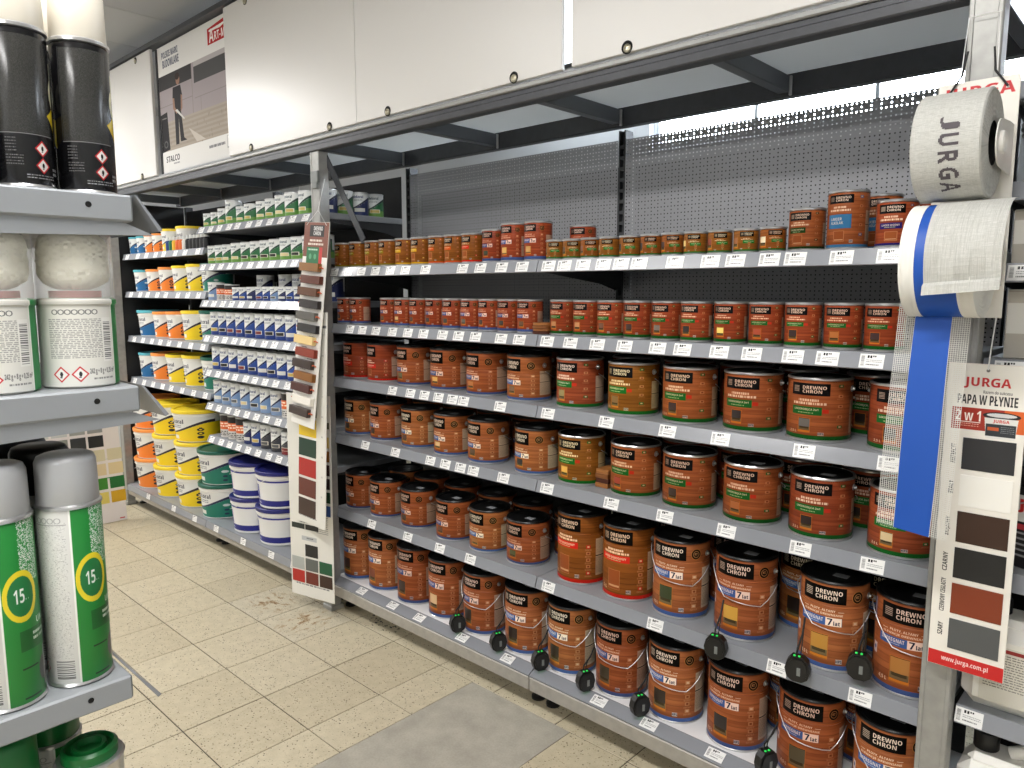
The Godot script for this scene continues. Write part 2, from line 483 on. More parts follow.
func make_textures():
	var brown := wood(384, 192, L(140, 86, 54), L(174, 114, 73), 13, 3)
	var red := wood(384, 192, L(128, 66, 44), L(158, 88, 58), 13, 8)
	var olive := wood(384, 192, L(116, 76, 36), L(150, 102, 50), 13, 12)
	var blue := L(62, 102, 176)
	var green := L(30, 112, 50)
	var imp := {"bottom": L(70, 104, 176), "band_c": blue, "band_t": "IMPREGNAT", "seven": 1, "icons": 58.0, "icon_c": L(196, 150, 110), "panel": 76.0, "lines": ["PŁOTY, ALTANY", "ELEWACJE DREWNIANE"]}
	var lk := {"bottom": L(26, 106, 44), "band_c": green, "band_t": "LAKIEROBEJCA 2w1", "icons": 58.0, "icon_c": L(40, 116, 60), "tag": 1, "panel": 84.0}
	var big := imp.duplicate()
	big.merge({"logo": [-38.0, 40.0, 0.03, 0.225], "texts": [0.295, 0.375], "band": [-40.0, 34.0, 0.385, 0.485], "swatch": [-17.0, 13.0, 0.6, 0.885], "icon0": 0.42, "badge": 60.0, "badge_v": 0.135, "lilac": 1, "volume": "4,5 L"}, true)
	M["l_big"] = label_material("impregnat tin label", can_label(1024, 430, brown, big), [L(255, 236, 220), L(240, 210, 196), L(255, 246, 226), L(232, 196, 180)])
	var bigred := big.duplicate()
	bigred.erase("seven"); bigred.erase("lilac"); bigred.erase("lines"); bigred.erase("badge")
	bigred.merge({"bottom": L(196, 44, 34), "band_c": L(206, 50, 42), "band_t": "LAKIER OGRODOWY", "icon_c": L(196, 48, 40), "bare": 1, "volume": "5 L"}, true)
	M["l_bigred"] = label_material("red band tin label", can_label(1024, 430, olive, bigred), [L(255, 220, 190)])
	var mid := imp.duplicate()
	mid.merge({"logo": [-40.0, 26.0, 0.05, 0.34], "texts": [0.43, 0.53], "band": [-40.0, 26.0, 0.545, 0.66], "swatch": [-16.0, 8.0, 0.69, 0.88], "icon0": 0.42, "badge": 52.0, "badge_v": 0.2}, true)
	M["l_mid"] = label_material("squat impregnat tin label", can_label(768, 252, brown, mid), [L(250, 226, 204), L(236, 200, 180), L(255, 240, 214)])
	var midred := mid.duplicate()
	midred.erase("seven"); midred.erase("badge"); midred.erase("lines")
	midred.merge({"bottom": L(190, 44, 36), "band_c": L(200, 50, 42), "band_t": "LAKIER OGRODOWY", "icon_c": L(190, 50, 40), "bare": 1}, true)
	M["l_midred"] = label_material("squat red band tin label", can_label(768, 252, red, midred), [L(236, 200, 186)])
	var midg := lk.duplicate()
	midg.merge({"logo": [-37.0, 37.0, 0.05, 0.26], "texts": [0.315, 0.42], "band": [-34.0, 24.0, 0.445, 0.585], "swatch": [-18.0, 4.0, 0.645, 0.88], "icon0": 0.06, "volume": "2,5 L", "ring": 0.93}, true)
	M["l_green"] = label_material("green band tin label", can_label(768, 252, brown, midg), [L(226, 190, 168), L(206, 172, 146), L(240, 206, 176)])
	M["l_greenred"] = label_material("reddish green band tin label", can_label(768, 252, red, midg), [L(255, 230, 214), L(232, 204, 186)])
	M["l_greenolive"] = label_material("olive green band tin label", can_label(768, 252, olive, midg), [L(255, 236, 190)])
	var sm := imp.duplicate()
	sm.merge({"logo": [-40.0, 34.0, 0.04, 0.24], "texts": [0.3, 0.4], "band": [-40.0, 34.0, 0.43, 0.55], "swatch": [-18.0, 12.0, 0.66, 0.86], "icon0": 0.3, "badge": 58.0, "badge_v": 0.14, "ring": 0.92}, true)
	M["l_small"] = label_material("small impregnat tin label", can_label(512, 224, red, sm), [L(255, 214, 196), L(240, 196, 176)])
	var smg := lk.duplicate()
	smg.merge({"logo": [-42.0, 38.0, 0.05, 0.25], "texts": [0.29, 0.38], "band": [-36.0, 28.0, 0.42, 0.53], "swatch": [-22.0, 8.0, 0.62, 0.87], "icon0": 0.06, "ring": 0.92}, true)
	M["l_smallgreen"] = label_material("small green band tin label", can_label(512, 224, red, smg), [L(255, 216, 192), L(240, 200, 176)])
	var ty := lk.duplicate()
	ty.erase("panel"); ty.erase("tag")
	ty.merge({"logo": [-2.0, 62.0, 0.06, 0.3], "texts": [0.38, 0.46], "band": [12.0, 66.0, 0.48, 0.64], "swatch": [-48.0, -14.0, 0.34, 0.86], "icon0": 0.5, "icons": 40.0, "ring": 0.93}, true)
	M["l_tiny"] = label_material("tiny tin label", can_label(384, 160, olive, ty), [L(255, 218, 190), L(255, 236, 200)])
	for e in [["olive", L(132, 132, 30)], ["yellow", L(214, 186, 46)], ["orange", L(206, 92, 34)], ["red", L(206, 46, 36)]]:
		var o := lk.duplicate()
		o.erase("tag"); o.erase("panel")
		o.merge({"logo": [-42.0, 30.0, 0.06, 0.27], "texts": [0.3, 0.36], "band": [-38.0, 22.0, 0.4, 0.52], "swatch": [-22.0, 12.0, 0.6, 0.88], "icon0": 0.06, "band_c": e[1], "bottom": e[1], "band_t": "LAKIEROBEJCA", "icon_c": e[1], "bare": 1, "ring": 0.945}, true)
		M["l_" + e[0]] = label_material(e[0] + " band tin label", can_label(384, 168, olive, o), [L(255, 226, 196)])
	var ol := lk.duplicate()
	ol.erase("tag")
	ol.merge({"logo": [-38.0, 40.0, 0.05, 0.26], "texts": [0.3, 0.41], "band": [-36.0, 24.0, 0.45, 0.6], "swatch": [-20.0, 14.0, 0.64, 0.9], "icon0": 0.06, "band_c": L(32, 70, 30), "bottom": L(28, 66, 30), "band_t": "OLEJ DO DREWNA", "icon_c": L(36, 60, 30), "bare": 1}, true)
	M["l_oil"] = label_material("dark green band tin label", can_label(512, 224, brown, ol), [L(220, 190, 168)])
	var al := imp.duplicate()
	al.erase("seven"); al.erase("lines")
	al.merge({"logo": [-42.0, 34.0, 0.04, 0.2], "texts": [0.25, 0.35], "band": [-42.0, 30.0, 0.4, 0.66], "swatch": [-20.0, 12.0, 0.7, 0.9], "icon0": 0.06, "band_c": L(58, 134, 206), "bottom": L(66, 138, 206), "band_t": "LAKIER ALKILAK", "icon_c": L(70, 120, 190), "bare": 1, "ring": 0.95}, true)
	M["l_alkyd"] = label_material("sky blue band tin label", can_label(512, 256, brown, al), [L(226, 196, 176)])
	var dk := al.duplicate()
	dk.merge({"logo": [-38.0, 40.0, 0.05, 0.26], "texts": [0.32, 0.44], "band": [-34.0, 32.0, 0.48, 0.62], "swatch": [-16.0, 20.0, 0.68, 0.9], "band_c": L(36, 34, 124), "bottom": L(34, 34, 120), "band_t": "LAKIER WODNY", "icon_c": L(60, 56, 130)}, true)
	M["l_navy"] = label_material("navy band tin label", can_label(512, 224, red, dk), [L(255, 226, 206)])
	# dekoral pails and tins
	var nb := L(24, 26, 66)
	M["b_blue"] = mat("blue pail print", Color.WHITE, 0.4, 0, bucket_label(L(24, 98, 152), nb, false))
	M["b_orange"] = mat("orange pail print", Color.WHITE, 0.4, 0, bucket_label(L(236, 128, 40), L(40, 26, 40), true))
	M["b_yellow"] = mat("yellow pail print", Color.WHITE, 0.4, 0, bucket_label(L(240, 206, 24), L(34, 30, 46), true))
	M["b_green"] = mat("green pail print", Color.WHITE, 0.4, 0, bucket_label(L(16, 116, 96), nb, false))
	var wb := canvas(512, 200, L(232, 232, 230))
	rc(wb, 0, 10, 512, 12, L(36, 40, 136)); rc(wb, 0, 146, 512, 40, L(30, 36, 128))
	for k in 2:
		rc(wb, 256 * k + 20, 46, 62, 96, L(36, 44, 140)); small_print(wb, 256 * k + 26, 56, 50, 30, 3, L(214, 220, 236)); rc(wb, 256 * k + 36, 96, 30, 26, L(200, 206, 230))
		small_print(wb, 256 * k + 30, 166, 60, 9, 1, L(220, 224, 240), 0.8)
	M["b_white"] = mat("white pail print", Color.WHITE, 0.4, 0, tex(wb))
	var wins := [L(196, 170, 90), L(60, 34, 26), L(220, 200, 150), L(30, 26, 24), L(120, 40, 40), L(214, 214, 208), L(150, 190, 150), L(90, 90, 92)]
	for k in 4:
		M["t_green%d" % k] = mat("green tin print %d" % k, Color.WHITE, 0.36, 0, small_label(L(32, 104, 56), L(100, 150, 60), L(20, 56, 46), wins[[0, 1, 2, 3][k]], L(30, 50, 60)))
		M["t_blue%d" % k] = mat("blue tin print %d" % k, Color.WHITE, 0.36, 0, small_label(L(34, 70, 146), L(30, 58, 128), L(14, 30, 84), wins[[0, 4, 3, 5][k]], L(30, 40, 80)))
		M["t_sky%d" % k] = mat("pale blue tin print %d" % k, Color.WHITE, 0.36, 0, small_label(L(112, 142, 184), L(130, 154, 188), L(20, 30, 70), wins[[5, 7, 3, 2][k]], L(30, 40, 80)))
	M["t_navy"] = mat("navy tin print", Color.WHITE, 0.36, 0, small_label(L(24, 34, 84), L(28, 44, 96), L(14, 20, 50), wins[5], L(30, 40, 80)))
	M["t_grey"] = mat("grey tin print", Color.WHITE, 0.36, 0, small_label(L(60, 62, 70), L(48, 50, 58), L(20, 22, 30), wins[7], L(30, 34, 50)))
	M["t_maroon"] = mat("maroon tin print", Color.WHITE, 0.36, 0, small_label(L(60, 62, 70), L(126, 34, 40), L(20, 22, 30), wins[4], L(30, 34, 50)))
	var ob := canvas(256, 128, L(206, 204, 200))
	rc(ob, 0, 0, 256, 34, L(36, 32, 32)); rc(ob, 0, 34, 256, 46, L(214, 100, 44)); small_print(ob, 8, 90, 240, 30, 3, L(60, 56, 54)); small_print(ob, 8, 42, 240, 30, 2, L(250, 226, 206))
	M["t_rust"] = mat("orange and black tin print", Color.WHITE, 0.36, 0, tex(ob))

func price_texture(k: int) -> ImageTexture:
	var im := canvas(128, 84, L(238, 238, 236))
	bars(im, 8, 12, 18, 58, L(70, 70, 72), true)
	rc(im, 40, 8, 10, 16, L(36, 36, 38)); rc(im, 54, 8, 10, 16, L(36, 36, 38)); rc(im, 68, 8, 7, 9, L(36, 36, 38)); rc(im, 78, 8, 7, 9, L(36, 36, 38))
	small_print(im, 36, 34, 84, 20, 2, L(150, 150, 152), 0.4)
	small_print(im, 36, 60, 60 + 10 * k, 14, 1, L(120, 120, 122), 0.5)
	return tex(im)

func make_materials():
	mat("grey shelf paint", L(148, 152, 156), 0.42, 0.1)
	mat("price rail plastic", L(138, 141, 147), 0.22)
	mat("dark bracket", L(58, 60, 62), 0.5, 0.2)
	mat("galvanised post", L(168, 168, 164), 0.42, 0.35)
	mat("beam paint", L(66, 68, 72), 0.42, 0.2)
	mat("cross beam paint", L(98, 103, 110), 0.42, 0.2)
	mat("rail lip", L(150, 150, 148), 0.4, 0.3)
	mat("board metal", L(146, 147, 150), 0.4, 0.25)
	mat("white laminate", L(212, 210, 206), 0.34)
	var ds := mat("deck sheet", L(196, 200, 206), 0.6)
	ds.backlight_enabled = true
	ds.backlight = Color(0.95, 0.95, 0.94)
	mat("white shelf liner", L(236, 236, 236), 0.5)
	mat("base front", L(176, 172, 164), 0.42, 0.25)
	mat("black steel back", L(24, 24, 26), 0.55)
	mat("black lid", L(11, 11, 12), 0.34)
	mat("tin steel", L(206, 206, 206), 0.28, 0.85)
	mat("wire steel", L(214, 214, 216), 0.28, 0.8)
	mat("lid sticker", L(150, 152, 156), 0.5)
	mat("black plastic", L(15, 15, 16), 0.42)
	mat("strap black", L(20, 20, 21), 0.6)
	mat("alarm grey", L(120, 124, 122), 0.4)
	mat("brass", L(176, 170, 150), 0.3, 0.8)
	mat("hole black", L(8, 8, 8), 0.9)
	mat("white card", L(232, 229, 220), 0.5)
	mat("string white", L(226, 226, 224), 0.7)
	mat("white plastic", L(232, 230, 224), 0.4)
	mat("cement", L(255, 255, 255), 0.8)
	mat("grout", L(44, 36, 28), 0.9)
	mat("wall paint", L(206, 208, 210), 0.8)
	mat("ceiling grid", L(110, 110, 110), 0.7)
	mat("window frame", L(222, 226, 230), 0.4)
	mat("orange clip", L(206, 96, 52), 0.5)
	for k in 2: mat("price label %d" % k, Color.WHITE, 0.24, 0.0, price_texture(k))
	var led := mat("alarm green light", L(40, 220, 90), 0.4)
	led.emission_enabled = true
	led.emission = L(40, 220, 90)
	led.emission_energy_multiplier = 0.25
	var gl := mat("window glass", Color(0.9, 0.95, 1.0, 0.1), 0.03)
	gl.transparency = BaseMaterial3D.TRANSPARENCY_ALPHA
	# terrazzo: cream ground with dark, brown and pale chips
	var tz := canvas(768, 768, L(200, 191, 168))
	var f := FastNoiseLite.new()
	f.frequency = 0.012
	f.seed = 5
	for j in 768:
		for i in 768:
			var g := f.get_noise_2d(i * 1.7, j * 1.7) * 0.05 + f.get_noise_2d(i * 14.0, j * 14.0) * 0.05
			tz.set_pixel(i, j, L(200 * (1 + g), 191 * (1 + g), 168 * (1 + g * 1.2)))
	for k in 5600:
		var c: Color = [L(110, 98, 76), L(70, 60, 48), L(206, 199, 180), L(172, 160, 132), L(200, 192, 172), L(178, 168, 144)][rng.randi() % 6]
		var sx := rng.randf_range(0.8, 2.3)
		disc(tz, rng.randf_range(2, 765), rng.randf_range(2, 765), sx, sx * rng.randf_range(0.5, 1.2), c)
	for k in 2:
		var ft := mat("terrazzo tile %d" % k, [L(255, 253, 248), L(246, 243, 236)][k], 0.46, 0.0, tex(tz) if k == 0 else M["terrazzo tile 0"].albedo_texture)
		ft.uv1_triplanar = true
		ft.uv1_world_triplanar = true
		ft.uv1_scale = Vector3(1.15, 1.15, 1.15)
		ft.uv1_offset = Vector3(0.37 * k, 0.2 * k, 0.51 * k)
	# tiles with rust-brown dirt trodden in
	var sr := tz.get_region(Rect2i(200, 240, 265, 265))
	f.seed = 31
	for j in 265:
		for i in 265:
			var q := clampf(f.get_noise_2d(i * 1.1, j * 2.2) * 1.6 + f.get_noise_2d(i * 9.0, j * 9.0) * 0.7 - 0.12, 0, 1) * clampf(1.5 - Vector2((i - 132) / 100.0, (j - 132) / 80.0).length(), 0, 1)
			sr.set_pixel(i, j, sr.get_pixel(i, j).lerp(L(122, 88, 46), minf(1.0, q * 1.15)))
	mat("stained tile", Color.WHITE, 0.5, 0.0, tex(sr))
	var ce := canvas(512, 512, L(170, 164, 150))
	f.seed = 9
	f.frequency = 0.01
	f.fractal_octaves = 5
	for j in 512:
		for i in 512:
			var g := f.get_noise_2d(i * 1.3, j * 1.3) * 0.09 + f.get_noise_2d(i * 17.0, j * 17.0) * 0.05
			ce.set_pixel(i, j, L(170 * (1 + g), 165 * (1 + g), 152 * (1 + g)))
	M["cement"].albedo_texture = tex(ce)
	M["cement"].uv1_triplanar = true
	M["cement"].uv1_world_triplanar = true
	M["cement"].uv1_scale = Vector3(1.2, 1.2, 1.2)
	# brushed, slightly uneven sheet steel on posts and base fronts
	var st := canvas(256, 256, L(255, 255, 255))
	for j in 256:
		for i in 256:
			var g := 0.96 + f.get_noise_2d(i * 3.0, j * 3.0) * 0.06
			st.set_pixel(i, j, Color(g, g, g))
	var stt := tex(st)
	for key in ["galvanised post", "base front", "beam paint"]:
		M[key].albedo_texture = stt
		M[key].uv1_triplanar = true
		M[key].uv1_world_triplanar = true
		M[key].uv1_scale = Vector3(3, 3, 3)
	for e in [["ceiling panel 0", L(176, 178, 180)], ["ceiling panel 1", L(170, 172, 175)]]:
		mat(e[0], e[1], 0.9)

func zy(mb: MB, pts: Array, xa: float, xb: float):
	# pts are Vector2(z, y); extruded along x
	var keep := mb.X
	mb.X = keep * Transform3D(Basis(Vector3(0, 0, 1), Vector3(0, 1, 0), Vector3(-1, 0, 0)), Vector3.ZERO)
	mb.prism(PackedVector2Array(pts), -xb, -xa)
	mb.X = keep

# ------------------------------------------------------------------ tins
func tin(r: float, h: float, o: Dictionary) -> Node3D:
	var root := Node3D.new()
	var y0 := 0.006
	var y1 := h - 0.007
	var mb := MB.new()
	var prof := [Vector2(r - 0.001, y0), Vector2(r, y0 + 0.002)]
	if o.has("bead"):
		var yb: float = lerpf(y1, y0, o.bead)
		for d in [[-0.006, 0.0], [-0.003, -0.0016], [0.0, 0.0006], [0.003, -0.0016], [0.006, 0.0]]: prof.append(Vector2(r + d[1], yb + d[0]))
	prof.append(Vector2(r, y1 - 0.002)); prof.append(Vector2(r - 0.001, y1))
	mb.lathe(prof, 36, y1, y0)
	part("body", mb.mesh(), M[o.label][0], root)
	mb = MB.new()
	mb.lathe([Vector2(r - 0.004, 0.0015), Vector2(r - 0.001, 0.0), Vector2(r + 0.0012, 0.001), Vector2(r + 0.0015, 0.0045), Vector2(r - 0.001, y0 + 0.0005)], 36, h, 0)
	part("bottom_rim", mb.mesh(), M["tin steel"], root)
	mb = MB.new()
	mb.lathe([Vector2(r - 0.001, y1), Vector2(r + 0.0016, y1 + 0.001), Vector2(r + 0.0018, h - 0.003), Vector2(r, h), Vector2(r - 0.004, h - 0.0005), Vector2(r - 0.006, h - 0.003)], 36, h, 0)
	part("top_rim", mb.mesh(), M["black lid"] if o.get("black_rim", false) else M["tin steel"], root)
	mb = MB.new()
	if o.has("lid"):
		mb.lathe([Vector2(r - 0.0055, h - 0.004), Vector2(r - 0.007, h - 0.001), Vector2(r - 0.012, h - 0.0015), Vector2(r - 0.017, h - 0.005), Vector2(0.0, h - 0.0045)], 36, h, 0)
		part("lid", mb.mesh(), M["black lid"], root)
		mb = MB.new()
		mb.box(Vector3(r * 0.22, h - 0.0037, r * 0.1), Vector3(r * 0.42, 0.0008, r * 0.3))
		part("barcode_sticker", mb.mesh(), M["lid sticker"], root)
	else:
		mb.lathe([Vector2(r - 0.0055, h - 0.003), Vector2(r - 0.011, h - 0.0036), Vector2(r - 0.013, h - 0.001), Vector2(r - 0.017, h - 0.004), Vector2(0.0, h - 0.004)], 28, h, 0)
		part("lid", mb.mesh(), M["tin steel"], root)
	if o.has("swatch"):
		var s: Array = o.swatch
		mb = MB.new()
		mb.arc(r + 0.0005, s[0], s[1], lerpf(y1, y0, s[3]), lerpf(y1, y0, s[2]), 3)
		part("colour_swatch", mb.mesh(), M["black lid"], root)
	if o.has("ears"):
		var ye: float = lerpf(y1, y0, o.ears)
		for sd in [-1.0, 1.0]:
			mb = MB.new()
			mb.X = Transform3D(Basis(Vector3(0, 0, 1), -PI / 2 * sd), Vector3(sd * (r - 0.001), ye, 0))
			mb.lathe([Vector2(0.009, 0.0), Vector2(0.009, 0.002), Vector2(0.005, 0.004), Vector2(0.004, 0.008), Vector2(0.0, 0.0085)], 12, 1, 0)
			part("ear", mb.mesh(), M["tin steel"], root)
		var w := []
		var drop: float = o.get("drop", 0.07)
		var back: bool = o.get("back", false)
		for k in 15:
			var a := deg_to_rad(lerpf(-92.0, 92.0, k / 14.0))
			var q := clampf((1.0 - absf(a - 0.25) / (PI / 2 + 0.25 * signf(0.25 - a) * -1.0)) / 0.62, 0, 1) * (0.86 + 0.14 * sin(a))
			var rr := r + 0.007
			w.append(Vector3(sin(a) * rr, ye - drop * q, cos(a) * rr * (-1.0 if back else 1.0)))
		mb = MB.new()
		mb.tube(w, 0.0013, 5)
		part("handle", mb.mesh(), M["wire steel"], root)
	return root

var swatches := {}
func swatch_material(c: Color) -> Material:
	var key := c.to_html()
	if not swatches.has(key): swatches[key] = mat("colour chip " + key, c, 0.42)
	return swatches[key]

func place_tin(proto: Node3D, label_key: String, tone: int, chip, called: String, label: String, at: Vector3, turn: float, group: String) -> Node3D:
	var o := put(proto, called, label, "paint tin", at, turn, group)
	var ms: Array = M[label_key]
	o.get_node("body").material_override = ms[tone % ms.size()]
	if o.has_node("colour_swatch"):
		if chip == null:
			var q := o.get_node("colour_swatch")
			o.remove_child(q)
			q.free()
		else:
			o.get_node("colour_swatch").material_override = swatch_material(chip)
	return o

# a pail: tapering plastic body, collar, lid with a raised rim and a wire bail
func pail(r: float, h: float, print_key: String, lid_c: Color, bail := true) -> Node3D:
	var root := Node3D.new()
	var mb := MB.new()
	var rb := r * 0.9
	mb.lathe([Vector2(rb - 0.004, 0.0), Vector2(rb, 0.003), Vector2(r * 0.985, h * 0.8)], 30, h * 0.8, 0.003)
	part("body", mb.mesh(), M[print_key], root)
	mb = MB.new()
	mb.lathe([Vector2(r * 0.985, h * 0.8), Vector2(r * 1.02, h * 0.805), Vector2(r * 1.02, h * 0.83), Vector2(r * 0.99, h * 0.835), Vector2(r * 0.995, h * 0.9)], 30, h, 0)
	part("collar", mb.mesh(), M["white plastic"], root)
	mb = MB.new()
	mb.lathe([Vector2(r * 1.0, h * 0.895), Vector2(r * 1.045, h * 0.9), Vector2(r * 1.05, h * 0.985), Vector2(r * 1.02, h), Vector2(r * 0.93, h * 0.995), Vector2(r * 0.9, h * 0.96), Vector2(0.0, h * 0.958)], 30, h, 0)
	var key := "lid " + lid_c.to_html()
	if not M.has(key): mat(key, lid_c, 0.4)
	part("lid", mb.mesh(), M[key], root)
	if bail:
		mb = MB.new()
		var w := []
		for k in 13:
			var a := PI * k / 12.0
			w.append(Vector3(cos(a) * (r + 0.006), h * 0.8 - sin(a) * h * 0.28, -sin(a) * (r + 0.004)))
		mb.tube(w, 0.0016, 5)
		part("handle", mb.mesh(), M["wire steel"], root)
	return root

# a slim painted tin with a white cap-like top, for the left-hand bay
func slim(r: float, h: float, print_key: String, top: Material) -> Node3D:
	var root := Node3D.new()
	var mb := MB.new()
	mb.lathe([Vector2(r - 0.002, 0.0), Vector2(r, 0.002), Vector2(r, h * 0.93), Vector2(r - 0.002, h * 0.945)], 24, h * 0.94, 0)
	part("body", mb.mesh(), M[print_key], root)
	mb = MB.new()
	mb.lathe([Vector2(r - 0.002, h * 0.94), Vector2(r + 0.001, h * 0.95), Vector2(r + 0.001, h * 0.985), Vector2(r - 0.002, h), Vector2(r - 0.007, h * 0.985), Vector2(0.0, h * 0.98)], 24, h, 0)
	part("lid", mb.mesh(), top, root)
	return root

# an anti-theft tag: rounded black case, two green lights, a strap going up
func alarm_tag(label: String, at: Vector3, turn: float, up: Vector3):
	var o := thing("alarm_tag", label, "alarm tag", at, turn, "anti-theft tags on the large tins")
	var mb := MB.new()
	var pl := PackedVector2Array()
	for p in [[-0.016, 0.034], [0.014, 0.034], [0.026, 0.022], [0.032, -0.002], [0.026, -0.024], [0.012, -0.034], [-0.012, -0.034], [-0.026, -0.024], [-0.032, -0.002], [-0.027, 0.02]]: pl.append(Vector2(p[0], p[1]))
	mb.prism(pl, -0.012, 0.012)
	var pl2 := PackedVector2Array()
	for p in pl: pl2.append(p * 0.82)
	mb.prism(pl2, -0.0155, 0.0155)
	part("case", mb.mesh(), M["black plastic"], o)
	mb = MB.new()
	mb.cbox(Vector3(0.004, -0.004, 0.0158), Vector3(0.009, 0.022, 0.0016), 0.0006)
	part("badge", mb.mesh(), M["alarm grey"], o)
	for x in [-0.009, 0.003]:
		mb = MB.new()
		mb.cbox(Vector3(x, 0.0345, 0.006), Vector3(0.006, 0.005, 0.006), 0.001)
		part("light", mb.mesh(), M["alarm green light"], o)
	mb = MB.new()
	mb.cbox(Vector3(0, -0.0345, 0), Vector3(0.026, 0.003, 0.012), 0.001)
	part("light_bar", mb.mesh(), M["alarm green light"], o)
	mb = MB.new()
	var e := up.rotated(Vector3.UP, -turn)
	mb.tube([Vector3(-0.006, 0.034, -0.004), Vector3(-0.004, 0.05, -0.004), (Vector3(-0.004, 0.05, -0.004) + e) / 2 + Vector3(0.004, 0, 0.003), e], 0.0026, 6)
	mb.tube([Vector3(0.004, 0.034, -0.004), Vector3(0.006, 0.052, -0.004), (Vector3(0.006, 0.052, -0.004) + e) / 2, e], 0.0016, 5)
	part("strap", mb.mesh(), M["strap black"], o)

# ------------------------------------------------------------------ shelving
var shelf_cache := {}
func add_shelf(o: Node3D, x0: float, x1: float, y: float, zf: float, zb: float, labels: Array, tilt := 0.013, low := 0.04, ra := 0.0, rb := 0.0):
	var off := -o.position
	var mb := MB.new()
	mb.X = Transform3D(Basis(), off)
	mb.cbox(Vector3((x0 + x1) / 2, y - 0.014, (zf + zb) / 2), Vector3(x1 - x0 - 0.003, 0.028, zf - zb), 0.002)
	var s := part("shelf", mb.mesh(), M["grey shelf paint"], o)
	mb = MB.new()
	mb.X = Transform3D(Basis(), off)
	zy(mb, [Vector2(zf + 0.0005, y + 0.001), Vector2(zf + 0.003, y + 0.001), Vector2(zf + 0.003 + tilt, y - low + 0.002), Vector2(zf + tilt, y - low), Vector2(zf + 0.0005, y - low + 0.008)], x0 + 0.002 + ra, x1 - 0.002 - rb)
	part("price_rail", mb.mesh(), M["price rail plastic"], s)
	for xs in [x0 + 0.012, x1 - 0.012]:
		mb = MB.new()
		mb.X = Transform3D(Basis(), off)
		zy(mb, [Vector2(zb, y - 0.028), Vector2(zf - 0.02, y - 0.028), Vector2(zf - 0.02, y - 0.036), Vector2(zb + 0.1, y - 0.075), Vector2(zb, y - 0.1)], xs - 0.0015, xs + 0.0015)
		part("bracket", mb.mesh(), M["dark bracket"], s)
	if not shelf_cache.has("label"):
		var lb := MB.new()
		lb.cbox(Vector3.ZERO, Vector3(0.056, 0.035, 0.0008), 0.0002)
		shelf_cache["label"] = lb.mesh()
	var ang := atan2(tilt, low)
	for x in labels:
		var p := part("price_label", shelf_cache["label"], M["price label %d" % (rng.randi() % 2)], s, Vector3(x, y - low * 0.49, zf + 0.0036 + tilt * 0.5) + off)
		p.rotation = Vector3(-ang, 0, rng.randf_range(-0.015, 0.015))

func pegboard(x0: float, x1: float, y0: float, y1: float, z: float, px0: float, py0: float, hole: float, off: Vector3) -> Mesh:
	# rows of close holes alternate with rows of every second hole
	var mb := MB.new()
	mb.X = Transform3D(Basis(), off)
	var nx := int((x1 - x0) / px0)
	var ny := int((y1 - y0) / py0)
	var px := (x1 - x0) / nx
	var py := (y1 - y0) / ny
	var nrm := Vector3(0, 0, 1)
	for j in ny:
		for i in nx:
			var c := Vector3(x0 + (i + 0.5) * px, y0 + (j + 0.5) * py, z)
			if j % 2 == 1 and i % 2 == 1:
				mb.quad(c + Vector3(-px / 2, -py / 2, 0), c + Vector3(px / 2, -py / 2, 0), c + Vector3(px / 2, py / 2, 0), c + Vector3(-px / 2, py / 2, 0))
				continue
			var outer := []
			var inner := []
			for k in 8:
				var a := TAU * (k + 0.5) / 8.0
				inner.append(c + Vector3(cos(a), sin(a), 0) * hole)
			for k in [[1, 0], [1, 1], [0, 1], [-1, 1], [-1, 0], [-1, -1], [0, -1], [1, -1]]: outer.append(c + Vector3(k[0] * px / 2, k[1] * py / 2, 0))
			for k in 8:
				var k2 := (k + 1) % 8
				mb.pt(outer[k], nrm, Vector2.ZERO); mb.pt(inner[k], nrm, Vector2.ZERO); mb.pt(outer[k2], nrm, Vector2.ZERO)
				mb.pt(outer[k], nrm, Vector2.ZERO); mb.pt(inner[(k + 7) % 8], nrm, Vector2.ZERO); mb.pt(inner[k], nrm, Vector2.ZERO)
	return mb.mesh()

